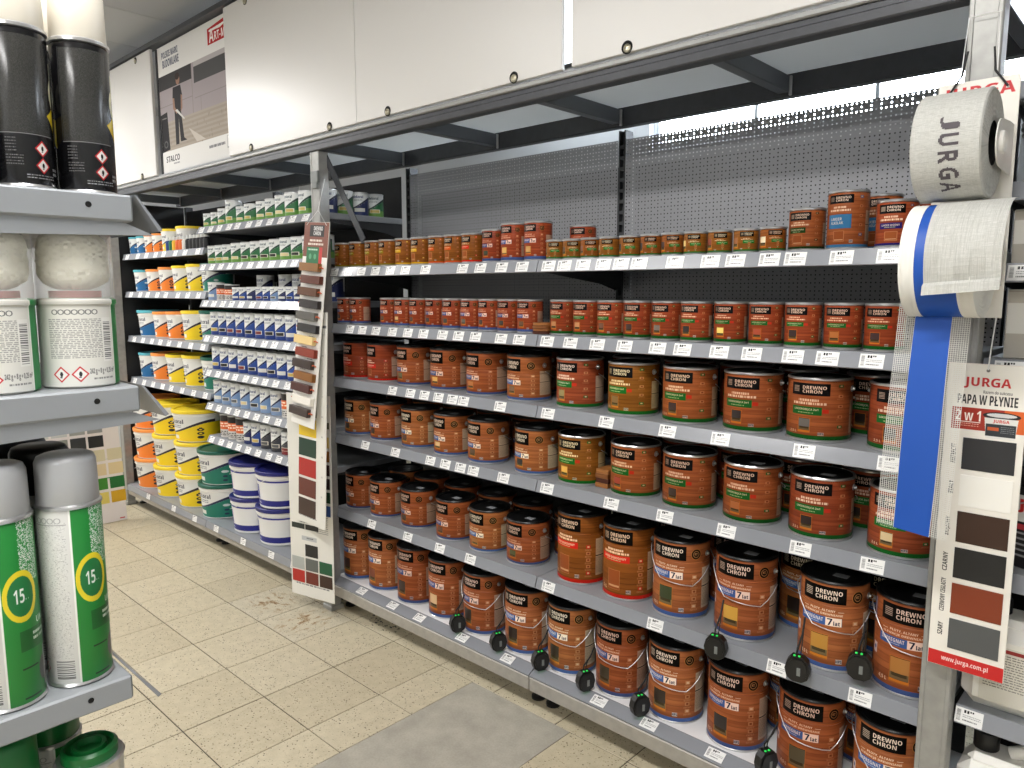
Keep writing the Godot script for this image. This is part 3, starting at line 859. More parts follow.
func bay(x0: float, x1: float, called_label: String, holes: bool, fa := 0.0, fb := 0.0, flat := false, side := false) -> Node3D:
	var o := thing("shelving_bay", called_label, "shelving", Vector3((x0 + x1) / 2, 0, -0.26), 0, "shelving bays along the aisle")
	var off := -o.position
	var mb := MB.new()
	mb.X = Transform3D(Basis(), off)
	mb.span(Vector3(x0 + 0.02, 0.1, -0.522), Vector3(x1 - 0.02, 1.335 if holes else 2.05, -0.52))
	part("back_panel", mb.mesh(), M["dark bracket"] if holes else M["black steel back"], o)
	if holes:
		mb = MB.new()
		mb.X = Transform3D(Basis(), off)
		mb.span(Vector3(x0 + 0.02, 1.3, -0.6), Vector3(x1 - 0.02, 1.965, -0.585))
		part("rear_panel", mb.mesh(), M["black steel back"], o)
		part("perforated_panel", pegboard(x0 + 0.0165, x1 - 0.0165, 1.335, 2.05, -0.52, 0.0137, 0.0125, 0.0025, off), M["board metal"], o)
	# slotted upright at the left joint
	mb = MB.new()
	mb.X = Transform3D(Basis(), off)
	mb.span(Vector3(x0 - 0.016, 0.02, -0.57), Vector3(x0 - 0.009, 2.085, -0.521)); mb.span(Vector3(x0 + 0.009, 0.02, -0.57), Vector3(x0 + 0.016, 2.085, -0.521)); mb.span(Vector3(x0 - 0.012, 0.02, -0.57), Vector3(x0 + 0.012, 2.085, -0.54))
	for k in 49: mb.span(Vector3(x0 - 0.0095, 0.1 + k * 0.04, -0.54), Vector3(x0 + 0.0095, 0.112 + k * 0.04, -0.522))
	part("slotted_upright", mb.mesh(), M["dark bracket"], o)
	# base shelf: white liner, sloping label strip (or a plain grey tray), steel front, feet
	mb = MB.new()
	mb.X = Transform3D(Basis(), off)
	mb.span(Vector3(x0 + 0.002, 0.13, -0.512), Vector3(x1 - 0.002, 0.155, -0.052))
	if flat: mb.span(Vector3(x0 + 0.002 + fa, 0.132, -0.052), Vector3(x1 - 0.002 - fb, 0.155, -0.008))
	var bs := part("base_shelf", mb.mesh(), M["grey shelf paint"] if flat else M["white shelf liner"], o)
	mb = MB.new()
	mb.X = Transform3D(Basis(), off)
	if flat: zy(mb, [Vector2(-0.008, 0.156), Vector2(-0.004, 0.156), Vector2(0.004, 0.116), Vector2(0.0, 0.114), Vector2(-0.008, 0.13)], x0 + 0.002 + fa, x1 - 0.002 - fb)
	else: zy(mb, [Vector2(-0.0515, 0.156), Vector2(-0.046, 0.158), Vector2(-0.004, 0.138), Vector2(-0.006, 0.132), Vector2(-0.0515, 0.132)], x0 + 0.002 + fa, x1 - 0.002 - fb)
	part("price_rail", mb.mesh(), M["price rail plastic"], bs)
	mb = MB.new()
	mb.X = Transform3D(Basis(), off)
	mb.cbox(Vector3((x0 + fa + x1 - fb) / 2, 0.106, -0.014), Vector3(x1 - x0 - fa - fb - 0.004, 0.05, 0.02), 0.003)
	part("front_panel", mb.mesh(), M["base front"], o)
	if side:
		mb = MB.new()
		mb.X = Transform3D(Basis(), off)
		mb.span(Vector3(x0 - 0.012, 0.1, -0.512), Vector3(x0 - 0.004, 2.08, -0.06))
		part("side_panel", mb.mesh(), M["black steel back"], o)
	for fx in [x0 + 0.01, x1 - 0.06]:
		mb = MB.new()
		mb.X = Transform3D(Basis(), off + Vector3(fx + 0.025, 0, -0.1))
		mb.lathe([Vector2(0.026, 0.0), Vector2(0.026, 0.01), Vector2(0.014, 0.016), Vector2(0.008, 0.02), Vector2(0.008, 0.1)], 14, 1, 0)
		part("foot", mb.mesh(), M["black plastic"], o)
	return o

func base_labels(o: Node3D, xs: Array, flat := false):
	var s := o.get_node("base_shelf")
	for x in xs:
		var p := part("price_label", shelf_cache["label"], M["price label %d" % (rng.randi() % 2)], s, (Vector3(x, 0.1355, 0.0012) if flat else Vector3(x, 0.1495, -0.0245)) - o.position)
		p.rotation = Vector3(-0.197 if flat else -1.12, 0, 0)

# ------------------------------------------------------------------ the place
func _ready():
	rng.seed = 20240611
	# camera
	var cam := Camera3D.new()
	cam.name = "camera"
	add_child(cam)
	cam.position = Vector3(3.6294, 1.493, 1.8444)
	cam.rotation = Vector3(deg_to_rad(-7.2), deg_to_rad(43.066), 0)
	cam.fov = 54.87
	cam.near = 0.02
	cam.current = true
	# sky seen through the back windows
	var env := Environment.new()
	env.background_mode = Environment.BG_SKY
	var sky := Sky.new()
	var sm := ProceduralSkyMaterial.new()
	sm.sky_top_color = L(216, 227, 240)
	sm.sky_horizon_color = L(238, 243, 248)
	sm.ground_horizon_color = L(200, 206, 210)
	sm.ground_bottom_color = L(150, 152, 150)
	sm.sky_energy_multiplier = 4.2
	sm.ground_energy_multiplier = 1.4
	sky.sky_material = sm
	env.sky = sky
	env.tonemap_mode = Environment.TONE_MAPPER_LINEAR
	env.tonemap_exposure = 1.08
	env.sdfgi_enabled = true
	env.ssao_enabled = true
	env.ssil_enabled = true
	var we := WorldEnvironment.new()
	we.name = "surroundings"
	we.environment = env
	add_child(we)
	make_materials()
	# tubes over the aisle and panel lamps over the next one
	for e in LAMPS: ceiling_lamp(e[0], e[1], e[2], e[3], e[4], e[5])
	make_textures()
	room()
	shelves()
	overhead()
	stock_main()
	stock_left()
	charts_left()
	tape_display()
	right_bay()
	near_gondola()

# centre, size along x, size along z, energy, colour, label
var LAMPS := [
	[Vector3(-2.2, 2.96, 1.3), 1.25, 0.28, 8.0, Color(1.0, 0.99, 0.982), "long fluorescent fitting over the far end of the aisle"],
	[Vector3(0.9, 2.96, 1.75), 1.25, 0.28, 2.2, Color(1.0, 0.99, 0.982), "long fluorescent fitting over the middle of the aisle"],
	[Vector3(3.1, 2.96, 1.75), 1.25, 0.28, 5.4, Color(1.0, 0.99, 0.982), "long fluorescent fitting over the near end of the aisle"],
	[Vector3(0.9, 2.96, 3.7), 1.25, 0.28, 4.8, Color(1.0, 0.99, 0.982), "long fluorescent fitting behind the spray can gondola"],
	[Vector3(4.2, 2.96, 3.7), 1.25, 0.28, 4.8, Color(1.0, 0.99, 0.982), "long fluorescent fitting by the right-hand wall"],
	[Vector3(0.75, 2.97, -1.35), 1.2, 1.5, 1.0, Color(0.93, 0.97, 1.0), "wide white lamp panel above the aisle behind"],
]

func ceiling_lamp(c: Vector3, sx: float, sz: float, energy: float, col: Color, label: String):
	var o := thing("ceiling_light", label, "lamp", c)
	var mb := MB.new()
	mb.cbox(Vector3(0, 0.02, 0), Vector3(sx + 0.04, 0.04, sz + 0.04), 0.004)
	part("housing", mb.mesh(), M["white plastic"], o)
	mb = MB.new()
	mb.box(Vector3(0, -0.003, 0), Vector3(sx, 0.006, sz))
	var key := "lamp glow " + col.to_html()
	if not M.has(key):
		var g := mat(key, Color.WHITE, 0.5)
		g.emission_enabled = true
		g.emission = col
		g.emission_energy_multiplier = 2.0
	part("diffuser", mb.mesh(), M[key], o)
	var l := AreaLight3D.new()
	l.name = "light"
	l.area_size = Vector2(sx, sz)
	l.light_color = col
	l.light_energy = energy
	l.area_range = 20.0
	l.area_attenuation = 2.0
	l.shadow_enabled = true
	o.add_child(l)
	l.position = Vector3(0, -0.01, 0)
	l.rotation = Vector3(-PI / 2, 0, 0)

func room():
	var X0 := -3.2
	var X1 := 6.0
	var Z0 := -2.3
	var Z1 := 4.6
	var H := 3.0
	# floor: slab with recessed joints, one piece per terrazzo tile, a cement repair strip
	var mb := MB.new()
	mb.span(Vector3(X0, -0.15, Z0), Vector3(X1, -0.0025, Z1))
	var fl := part("floor", mb.mesh(), M["grout"], self)
	tag(fl, "cream terrazzo tile floor with dark joints", "floor", "", "structure")
	var tile := MB.new()
	tile.cbox(Vector3(0, -0.006, 0), Vector3(0.2962, 0.012, 0.2966), 0.0012)
	var tm := tile.mesh()
	var rest := MB.new()
	for i in range(-11, 20):
		for j in range(-8, 16):
			var cx := i * 0.3 + 0.15
			var cz := j * 0.3 - 0.01 + 0.15
			if cx < X0 or cx > X1 or cz < Z0 or cz > Z1: continue
			var in_patch := cz < 1.49 and cz > -0.02 and cx > 1.6 and cx < 2.3
			var shown := cx > -1.95 and cx < 3.7 and cz > -0.2 and cz < 1.9
			if in_patch: continue
			if shown:
				var p := part("floor_tile", tm, M["terrazzo tile %d" % (rng.randi() % 2)], fl, Vector3(cx, rng.randf_range(-0.0006, 0.0), cz))
				p.rotation.y = (rng.randi() % 4) * PI / 2
				if (i == 1 and j == 0) or (i == 2 and j == 0): p.material_override = M["stained tile"]
			else:
				rest.cbox(Vector3(cx, -0.006, cz), Vector3(0.2972, 0.012, 0.2972), 0.0012)
	# tiles cut along the cement strip
	for j in range(0, 5):
		var cz := j * 0.3 + 0.14
		var a := MB.new()
		a.cbox(Vector3((1.5014 + 1.688) / 2, -0.006, cz), Vector3(1.688 - 1.5014, 0.012, 0.2972), 0.0012)
		part("floor_tile", a.mesh(), M["terrazzo tile 0"], fl)
		a = MB.new()
		a.cbox(Vector3((2.168 + 2.3986) / 2, -0.006, cz), Vector3(2.3986 - 2.168, 0.012, 0.2972), 0.0012)
		part("floor_tile", a.mesh(), M["terrazzo tile 1"], fl)
	var ro := part("floor_tiles_beyond", rest.mesh(), M["terrazzo tile 0"], fl)
	ro.set_meta("kind", "stuff")
	mb = MB.new()
	mb.cbox(Vector3(1.928, -0.006, 0.74), Vector3(0.476, 0.0114, 1.5), 0.001)
	part("cement_strip", mb.mesh(), M["cement"], fl)
	mb = MB.new()
	for k in 46:
		var q := rng.randf_range(0.002, 0.007)
		mb.cbox(Vector3(1.03 + rng.randfn(0.0, 0.06), 0.001, -0.09 + rng.randfn(0.0, 0.03)), Vector3(q * 1.6, 0.002, q), 0.0005)
	tag(part("floor_crumbs", mb.mesh(), M["black plastic"], self), "dark crumbs of dirt on the floor under the shelving front", "dirt", "", "stuff")
	# ceiling: slab, grid and panels
	mb = MB.new()
	mb.span(Vector3(X0, H + 0.012, Z0), Vector3(X1, H + 0.15, Z1))
	var ce := part("ceiling", mb.mesh(), M["ceiling grid"], self)
	tag(ce, "grey suspended ceiling of square panels", "ceiling", "", "structure")
	var cp := MB.new()
	cp.cbox(Vector3.ZERO, Vector3(0.592, 0.016, 0.592), 0.003)
	var cm := cp.mesh()
	for i in range(-6, 12):
		for j in range(-6, 9):
			var cx := -0.2 + i * 0.6 + 0.3
			var cz := -0.2 + j * 0.6 + 0.3
			if cx < X0 + 0.2 or cx > X1 - 0.2 or cz < Z0 + 0.2 or cz > Z1 - 0.2: continue
			part("ceiling_panel", cm, M["ceiling panel %d" % ((i + j * 3 + 60) % 2)], ce, Vector3(cx, H + 0.008, cz))
	# walls
	var wl := [["wall_left", Vector3(X0 - 0.12, 0, Z0), Vector3(X0, H + 0.15, Z1), "plain grey wall closing the far end of the aisle"], ["wall_right", Vector3(X1, 0, Z0), Vector3(X1 + 0.12, H + 0.15, Z1), "plain grey wall on the right"], ["wall_front", Vector3(X0, 0, Z1), Vector3(X1, H + 0.15, Z1 + 0.12), "plain grey wall behind the camera"]]
	for w in wl:
		mb = MB.new()
		mb.span(w[1], w[2])
		tag(part(w[0], mb.mesh(), M["wall paint"], self), w[3], "wall", "", "structure")
	mb = MB.new()
	var wx0 := 0.95
	var wx1 := 5.6
	mb.span(Vector3(X0, 0, Z0 - 0.15), Vector3(wx0, H + 0.15, Z0)); mb.span(Vector3(wx1, 0, Z0 - 0.15), Vector3(X1, H + 0.15, Z0))
	mb.span(Vector3(wx0, 0, Z0 - 0.15), Vector3(wx1, 2.36, Z0)); mb.span(Vector3(wx0, 2.94, Z0 - 0.15), Vector3(wx1, H + 0.15, Z0))
	tag(part("wall_back", mb.mesh(), M["wall paint"], self), "grey wall with a long window behind the shelving", "wall", "", "structure")
	var win := Node3D.new()
	win.name = "window_1"
	add_child(win)
	win.position = Vector3((wx0 + wx1) / 2, 2.36, Z0 - 0.08)
	tag(win, "long daylit window in the wall behind the shelving", "window", "", "structure")
	var hw := (wx1 - wx0) / 2
	mb = MB.new()
	mb.span(Vector3(-hw, 0, -0.03), Vector3(hw, 0.05, 0.03)); mb.span(Vector3(-hw, 0.53, -0.03), Vector3(hw, 0.58, 0.03))
	for k in 8: mb.span(Vector3(-hw + k * (2 * hw - 0.045) / 7 + 0.012, 0.05, -0.02), Vector3(-hw + k * (2 * hw - 0.045) / 7 + 0.033, 0.53, 0.02))
	part("window_frame", mb.mesh(), M["window frame"], win)
	for k in 7:
		mb = MB.new()
		var w0 := -hw + k * (2 * hw - 0.045) / 7 + 0.045
		mb.box(Vector3(w0 + ((2 * hw - 0.045) / 7 - 0.045) / 2, 0.29, 0), Vector3((2 * hw - 0.045) / 7 - 0.045, 0.48, 0.006))
		part("pane", mb.mesh(), M["window glass"], win)

func post(x0: float, x1: float, label: String, brace: float):
	var o := thing("upright_post", label, "post", Vector3((x0 + x1) / 2, 0, -0.026))
	var w := x1 - x0
	var mb := MB.new()
	# folded steel channel: front face with two rolled edges, returns at the sides
	mb.cbox(Vector3(0, 1.05, 0.022), Vector3(w, 2.09, 0.006), 0.002)
	for s in [-1.0, 1.0]:
		mb.cbox(Vector3(s * (w / 2 - 0.002), 1.05, 0.0), Vector3(0.004, 2.09, 0.046), 0.001)
		mb.cbox(Vector3(s * (w / 2 - 0.006), 1.05, 0.0255), Vector3(0.01, 2.09, 0.004), 0.0015)
	part("channel", mb.mesh(), M["galvanised post"], o)
	mb = MB.new()
	mb.cbox(Vector3(0, 0.012, 0.0), Vector3(w + 0.01, 0.024, 0.07), 0.003)
	part("foot", mb.mesh(), M["galvanised post"], o)
	if brace != 0.0:
		mb = MB.new()
		mb.X = Transform3D(Basis(Vector3(0, 0, 1), brace * 0.62), Vector3(brace * 0.03, 2.06, -0.02))
		mb.cbox(Vector3(0, -0.21, 0), Vector3(0.034, 0.46, 0.006), 0.002)
		part("diagonal_brace", mb.mesh(), M["beam paint"], o)

func shelves():
	var b1 := bay(0.722, 1.982, "perforated-back shelving bay of stain tins beside the hanging colour charts", true, 0.034, 0.0)
	var b2 := bay(1.982, 3.243, "perforated-back shelving bay of stain tins beside the tape roll display", true, 0.0, 0.032)
	var b0 := bay(-0.553, 0.69, "closely spaced shelving bay of small blue and green tins", false, 0.0, 0.004, true)
	var bm := bay(-1.80, -0.553, "far shelving bay of orange and yellow pails", false, 0.028, 0.0, true, true)
	var T := [[1.593, [0.788, 0.895, 0.99, 1.088, 1.189, 1.285, 1.408, 1.617, 1.711, 1.816, 1.913, 2.031, 2.098, 2.174, 2.253, 2.319, 2.384, 2.505, 2.616, 2.69, 2.785, 2.853, 2.967, 3.076]],
		[1.344, [0.782, 0.895, 0.986, 1.082, 1.194, 1.294, 1.39, 1.502, 1.592, 1.683, 1.813, 1.901, 2.027, 2.126, 2.234, 2.337, 2.454, 2.537, 2.652, 2.747, 2.859, 2.946, 3.051]],
		[1.1, [1.186, 1.303, 1.39, 1.474, 1.554, 1.616, 1.808, 2.032, 2.274, 2.495, 2.665, 2.9, 3.106]],
		[0.84, [0.986, 1.197, 1.421, 1.51, 1.596, 1.667, 1.823, 2.03, 2.298, 2.494, 2.693, 2.903, 3.081]],
		[0.49, [1.019, 1.269, 1.471, 1.647, 2.039, 2.47, 2.856, 3.072]]]
	for t in T:
		add_shelf(b1, 0.722, 1.982, t[0], -0.052, -0.512, t[1].filter(func(x): return x < 1.95 and x > 0.785), 0.013, 0.04, 0.034, 0.0)
		add_shelf(b2, 1.982, 3.243, t[0], -0.052, -0.512, t[1].filter(func(x): return x > 2.01), 0.013, 0.04, 0.0, 0.032)
	base_labels(b1, [0.956, 1.18, 1.358, 1.617, 1.861])
	base_labels(b2, [2.275, 2.468, 2.693, 2.92, 3.12])
	for y in [1.845, 1.641, 1.44, 1.243, 1.047, 0.853, 0.66]:
		var xs := []
		for k in 11: xs.append(-0.5 + k * 0.107 + rng.randf_range(-0.008, 0.008))
		add_shelf(b0, -0.553, 0.686, y, -0.052, -0.512, xs, 0.02)
	for y in [1.735, 1.485, 1.185, 0.9]:
		var xs := []
		for k in 8: xs.append(-1.68 + k * 0.148 + rng.randf_range(-0.02, 0.02))
		add_shelf(bm, -1.80, -0.556, y, -0.08, -0.512, xs, 0.014, 0.04, 0.028, 0.0)
	base_labels(b0, [-0.42, -0.1, 0.2, 0.42], true)
	base_labels(bm, [-1.4, -1.0, -0.7], true)
	post(0.688, 0.754, "tall grey steel post behind the hanging colour charts", 1.0)
	post(3.213, 3.277, "tall grey steel post behind the tape roll display", 0.0)
	post(-1.84, -1.775, "tall grey steel post at the far end of the shelving", -1.0)

func overhead():
	# storage deck above the bays: beams, cross beams and sheet panels
	var o := thing("overhead_deck", "grey steel storage deck with sheet panels running above all the shelving", "storage deck", Vector3(0.72, 2.09, -0.26))
	var off := -o.position
	var XA := -1.86
	var XB := 3.3
	var mb := MB.new()
	mb.X = Transform3D(Basis(), off)
	zy(mb, [Vector2(-0.045, 2.098), Vector2(-0.004, 2.098), Vector2(0.0, 2.102), Vector2(0.0, 2.122), Vector2(-0.006, 2.126), Vector2(-0.006, 2.14), Vector2(-0.045, 2.14)], XA, XB)
	part("front_beam", mb.mesh(), M["beam paint"], o)
	mb = MB.new()
	mb.X = Transform3D(Basis(), off)
	zy(mb, [Vector2(-0.045, 2.1405), Vector2(0.0, 2.1405), Vector2(0.004, 2.144), Vector2(0.004, 2.154), Vector2(0.0, 2.157), Vector2(-0.045, 2.157)], XA, XB)
	part("rail_lip", mb.mesh(), M["rail lip"], o)
	mb = MB.new()
	mb.X = Transform3D(Basis(), off)
	zy(mb, [Vector2(-0.52, 2.09), Vector2(-0.488, 2.09), Vector2(-0.484, 2.094), Vector2(-0.484, 2.1565), Vector2(-0.52, 2.1565)], XA, XB)
	part("back_beam", mb.mesh(), M["beam paint"], o)
	var cx := [-1.8, -1.17, -0.54, 0.09, 0.72, 1.35, 1.98, 2.61, 3.245]
	for k in cx.size():
		mb = MB.new()
		mb.X = Transform3D(Basis(), off)
		mb.cbox(Vector3(cx[k], 2.127, -0.265), Vector3(0.038, 0.05, 0.44), 0.003)
		part("cross_beam", mb.mesh(), M["cross beam paint"], o)
		mb = MB.new()
		mb.X = Transform3D(Basis(), off)
		mb.cbox(Vector3(cx[k] + 0.024, 2.12, -0.478), Vector3(0.008, 0.058, 0.008), 0.001)
		part("bolt_bar", mb.mesh(), M["tin steel"], o)
		if k < cx.size() - 1:
			mb = MB.new()
			mb.X = Transform3D(Basis(), off)
			mb.cbox(Vector3((cx[k] + cx[k + 1]) / 2, 2.161, -0.25), Vector3(cx[k + 1] - cx[k] - 0.003, 0.008, 0.5), 0.001)
			part("deck_panel", mb.mesh(), M["deck sheet"], o)
	# rail that guides the white doors at the top, on stays
	var g := thing("door_rail", "long grey guide rail above the white overhead doors", "rail", Vector3(0.72, 2.875, -0.006))
	mb = MB.new()
	mb.X = Transform3D(Basis(), -g.position)
	mb.span(Vector3(XA, 2.876, -0.033), Vector3(XB, 2.9, 0.022))
	part("channel", mb.mesh(), M["beam paint"], g)
	for k in 3:
		var x: float = [-1.8, 0.72, 3.26][k]
		var q := thing("rail_stay", "grey stay holding up the door rail behind the doors, %s from the far post" % ORD[k], "stay", Vector3(x, 2.1655, -0.06), 0, "stays of the door rail")
		mb = MB.new()
		mb.cbox(Vector3(0, 0.3547, 0), Vector3(0.04, 0.7094, 0.04), 0.002)
		part("tube", mb.mesh(), M["beam paint"], q)
		mb = MB.new()
		mb.cbox(Vector3(0, 0.722, 0.012), Vector3(0.06, 0.02, 0.026), 0.002)
		part("clamp", mb.mesh(), M["beam paint"], q)
	# white doors
	var doors := [[-1.70, -0.935, 0.012, [-1.145], "narrow white door panel of the overhead store, left of the pressure washer poster"],
		[-0.03, 1.056, 0.012, [0.194, 0.865], "white door panel of the overhead store, right of the pressure washer poster"],
		[1.059, 2.124, 0.012, [1.262, 1.925], "white door panel of the overhead store, above the blue band tins"],
		[2.163, 3.29, 0.012, [2.364, 3.02], "white door panel of the overhead store, beside the bright gap"]]
	for d in doors:
		var p := thing("door_panel", d[4], "door panel", Vector3((d[0] + d[1]) / 2, 2.16, d[2]), 0, "white overhead door panels")
		mb = MB.new()
		mb.cbox(Vector3(0, 0.357, -0.008), Vector3(d[1] - d[0], 0.706, 0.016), 0.0015)
		part("sheet", mb.mesh(), M["white laminate"], p)
		for kx in d[3]:
			for yy in [0.018, 0.688]:
				mb = MB.new()
				mb.X = Transform3D(Basis(Vector3(1, 0, 0), PI / 2), Vector3(kx - (d[0] + d[1]) / 2, yy, 0.0))
				mb.lathe([Vector2(0.0185, -0.002), Vector2(0.0185, 0.0015), Vector2(0.0, 0.0015)], 18, 1, 0)
				var c := part("roller", mb.mesh(), M["hole black"], p)
				mb = MB.new()
				mb.X = Transform3D(Basis(Vector3(1, 0, 0), PI / 2), Vector3(kx - (d[0] + d[1]) / 2 + 0.003, yy - 0.004, 0.0))
				mb.lathe([Vector2(0.012, 0.0), Vector2(0.012, 0.006), Vector2(0.008, 0.007), Vector2(0.006, 0.004), Vector2(0.0, 0.004)], 14, 1, 0)
				part("cap", mb.mesh(), M["brass"], c)
	poster()

func poster():
	var w := 640
	var h := 512
	var im := canvas(w, h, L(226, 225, 222))
	# headline, red maker's sign
	txt(im, "POLSKIE MARKI", w * 0.06, h * 0.05, w * 0.24, h * 0.05, L(40, 46, 76))
	txt(im, "BUDOWLANE", w * 0.07, h * 0.115, w * 0.24, h * 0.06, L(40, 46, 76))
	poly(im, PackedVector2Array([Vector2(w * 0.7, h * 0.05), Vector2(w, h * 0.015), Vector2(w, h * 0.165), Vector2(w * 0.7, h * 0.165)]), L(176, 36, 38))
	txt(im, "A", w * 0.72, h * 0.06, w * 0.06, h * 0.095, L(240, 236, 232))
	txt(im, "RT-MAR", w * 0.785, h * 0.09, w * 0.205, h * 0.06, L(240, 236, 232))
	poly(im, PackedVector2Array([Vector2(w * 0.72, h * 0.062), Vector2(w * 0.86, h * 0.055), Vector2(w * 0.98, h * 0.045), Vector2(w * 0.86, h * 0.078), Vector2(w * 0.72, h * 0.075)]), L(240, 236, 232))
	# printed picture: concrete wall, dark band, paving, a figure with a washer lance, the machine
	var py := h * 0.23
	var ph := h * 0.6
	rc(im, 0, py, w, ph, L(160, 151, 153))
	rc(im, 0, py, w * 0.47, ph * 0.19, L(58, 56, 56)); rc(im, w * 0.5, py + ph * 0.06, w * 0.5, ph * 0.2, L(74, 74, 74)); rc(im, w * 0.5, py, w * 0.5, ph * 0.06, L(176, 170, 170))
	rc(im, w * 0.47, py, 5, ph * 0.62, L(142, 134, 134))
	rc(im, 0, py + ph * 0.4, w * 0.47, 3, L(138, 130, 130)); rc(im, w * 0.5, py + ph * 0.44, w * 0.5, 3, L(142, 134, 134)); rc(im, w * 0.58, py + ph * 0.44, 3, ph * 0.2, L(140, 132, 132))
	for j in range(int(ph * 0.62), int(ph)):
		rc(im, 0, py + j, w, 1, L(168, 158, 146) if (j / 9) % 2 else L(158, 148, 136))
	for k in 24: rc(im, rng.randf() * w, py + ph * rng.randf_range(0.64, 0.98), 3, rng.randf_range(6, 16), L(136, 126, 114))
	poly(im, PackedVector2Array([Vector2(w * 0.4, py + ph * 0.78), Vector2(w * 0.62, py + ph * 0.98), Vector2(w * 0.5, py + ph * 0.98)]), L(196, 188, 178))
	var dark := L(40, 38, 40)
	var skin := L(150, 116, 98)
	poly(im, PackedVector2Array([Vector2(w * 0.2, py + ph * 0.2), Vector2(w * 0.31, py + ph * 0.2), Vector2(w * 0.33, py + ph * 0.34), Vector2(w * 0.3, py + ph * 0.5), Vector2(w * 0.21, py + ph * 0.5), Vector2(w * 0.19, py + ph * 0.34)]), dark)
	poly(im, PackedVector2Array([Vector2(w * 0.21, py + ph * 0.5), Vector2(w * 0.3, py + ph * 0.5), Vector2(w * 0.33, py + ph * 0.88), Vector2(w * 0.37, py + ph * 0.92), Vector2(w * 0.28, py + ph * 0.92), Vector2(w * 0.265, py + ph * 0.6), Vector2(w * 0.255, py + ph * 0.94), Vector2(w * 0.21, py + ph * 0.94)]), dark)
	disc(im, w * 0.275, py + ph * 0.12, w * 0.028, ph * 0.065, skin); disc(im, w * 0.27, py + ph * 0.075, w * 0.03, ph * 0.045, L(52, 40, 34))
	poly(im, PackedVector2Array([Vector2(w * 0.19, py + ph * 0.33), Vector2(w * 0.215, py + ph * 0.34), Vector2(w * 0.22, py + ph * 0.46), Vector2(w * 0.26, py + ph * 0.53), Vector2(w * 0.24, py + ph * 0.55), Vector2(w * 0.19, py + ph * 0.47)]), skin)
	poly(im, PackedVector2Array([Vector2(w * 0.31, py + ph * 0.32), Vector2(w * 0.33, py + ph * 0.34), Vector2(w * 0.325, py + ph * 0.5), Vector2(w * 0.3, py + ph * 0.54)]), skin)
	poly(im, PackedVector2Array([Vector2(w * 0.22, py + ph * 0.5), Vector2(w * 0.25, py + ph * 0.49), Vector2(w * 0.35, py + ph * 0.64), Vector2(w * 0.34, py + ph * 0.65)]), L(206, 204, 200))
	poly(im, PackedVector2Array([Vector2(0, py + ph * 0.5), Vector2(w * 0.1, py + ph * 0.48), Vector2(w * 0.12, py + ph * 0.98), Vector2(0, py + ph)]), L(34, 32, 34))
	rc(im, w * 0.02, py + ph * 0.55, w * 0.07, 5, L(120, 116, 114)); disc(im, w * 0.06, py + ph * 0.9, w * 0.03, ph * 0.05, L(84, 82, 82), 0.6)
	# foot of the sheet
	txt(im, "STALCO", w * 0.05, h * 0.87, w * 0.2, h * 0.05, L(52, 52, 56))
	small_print(im, w * 0.16, h * 0.93, w * 0.09, h * 0.02, 1, L(130, 130, 134), 0.6)
	small_print(im, w * 0.66, h * 0.88, w * 0.2, h * 0.025, 1, L(110, 110, 114), 0.8)
	rc(im, w * 0.885, h * 0.84, w * 0.085, h * 0.09, L(160, 160, 162)); rc(im, w * 0.89, h * 0.844, w * 0.075, h * 0.08, L(230, 230, 228))
	poly(im, PackedVector2Array([Vector2(w * 0.9, h * 0.87), Vector2(w * 0.93, h * 0.855), Vector2(w * 0.955, h * 0.865), Vector2(w * 0.95, h * 0.91), Vector2(w * 0.935, h * 0.91), Vector2(w * 0.93, h * 0.88)]), L(50, 50, 54))
	mat("poster print", Color.WHITE, 0.6, 0, tex(im))
	M["poster print"].metallic_specular = 0.2
	var o := thing("poster_panel", "pressure washer advertising poster with a red corner sign, set between white door panels", "poster", Vector3(-0.465, 2.16, -0.026))
	var mb := MB.new()
	mb.cbox(Vector3(0, 0.357, 0), Vector3(0.93, 0.706, 0.012), 0.001)
	part("board", mb.mesh(), M["white laminate"], o)
	mb = MB.new()
	mb.quad(Vector3(-0.44, 0.01, 0.0066), Vector3(0.462, 0.01, 0.0066), Vector3(0.462, 0.708, 0.0066), Vector3(-0.44, 0.708, 0.0066))
	part("print", mb.mesh(), M["poster print"], o)
	mb = MB.new()
	mb.cbox(Vector3(-0.452, 0.357, 0.006), Vector3(0.018, 0.7, 0.012), 0.002)
	part("edge_strip", mb.mesh(), M["beam paint"], o)

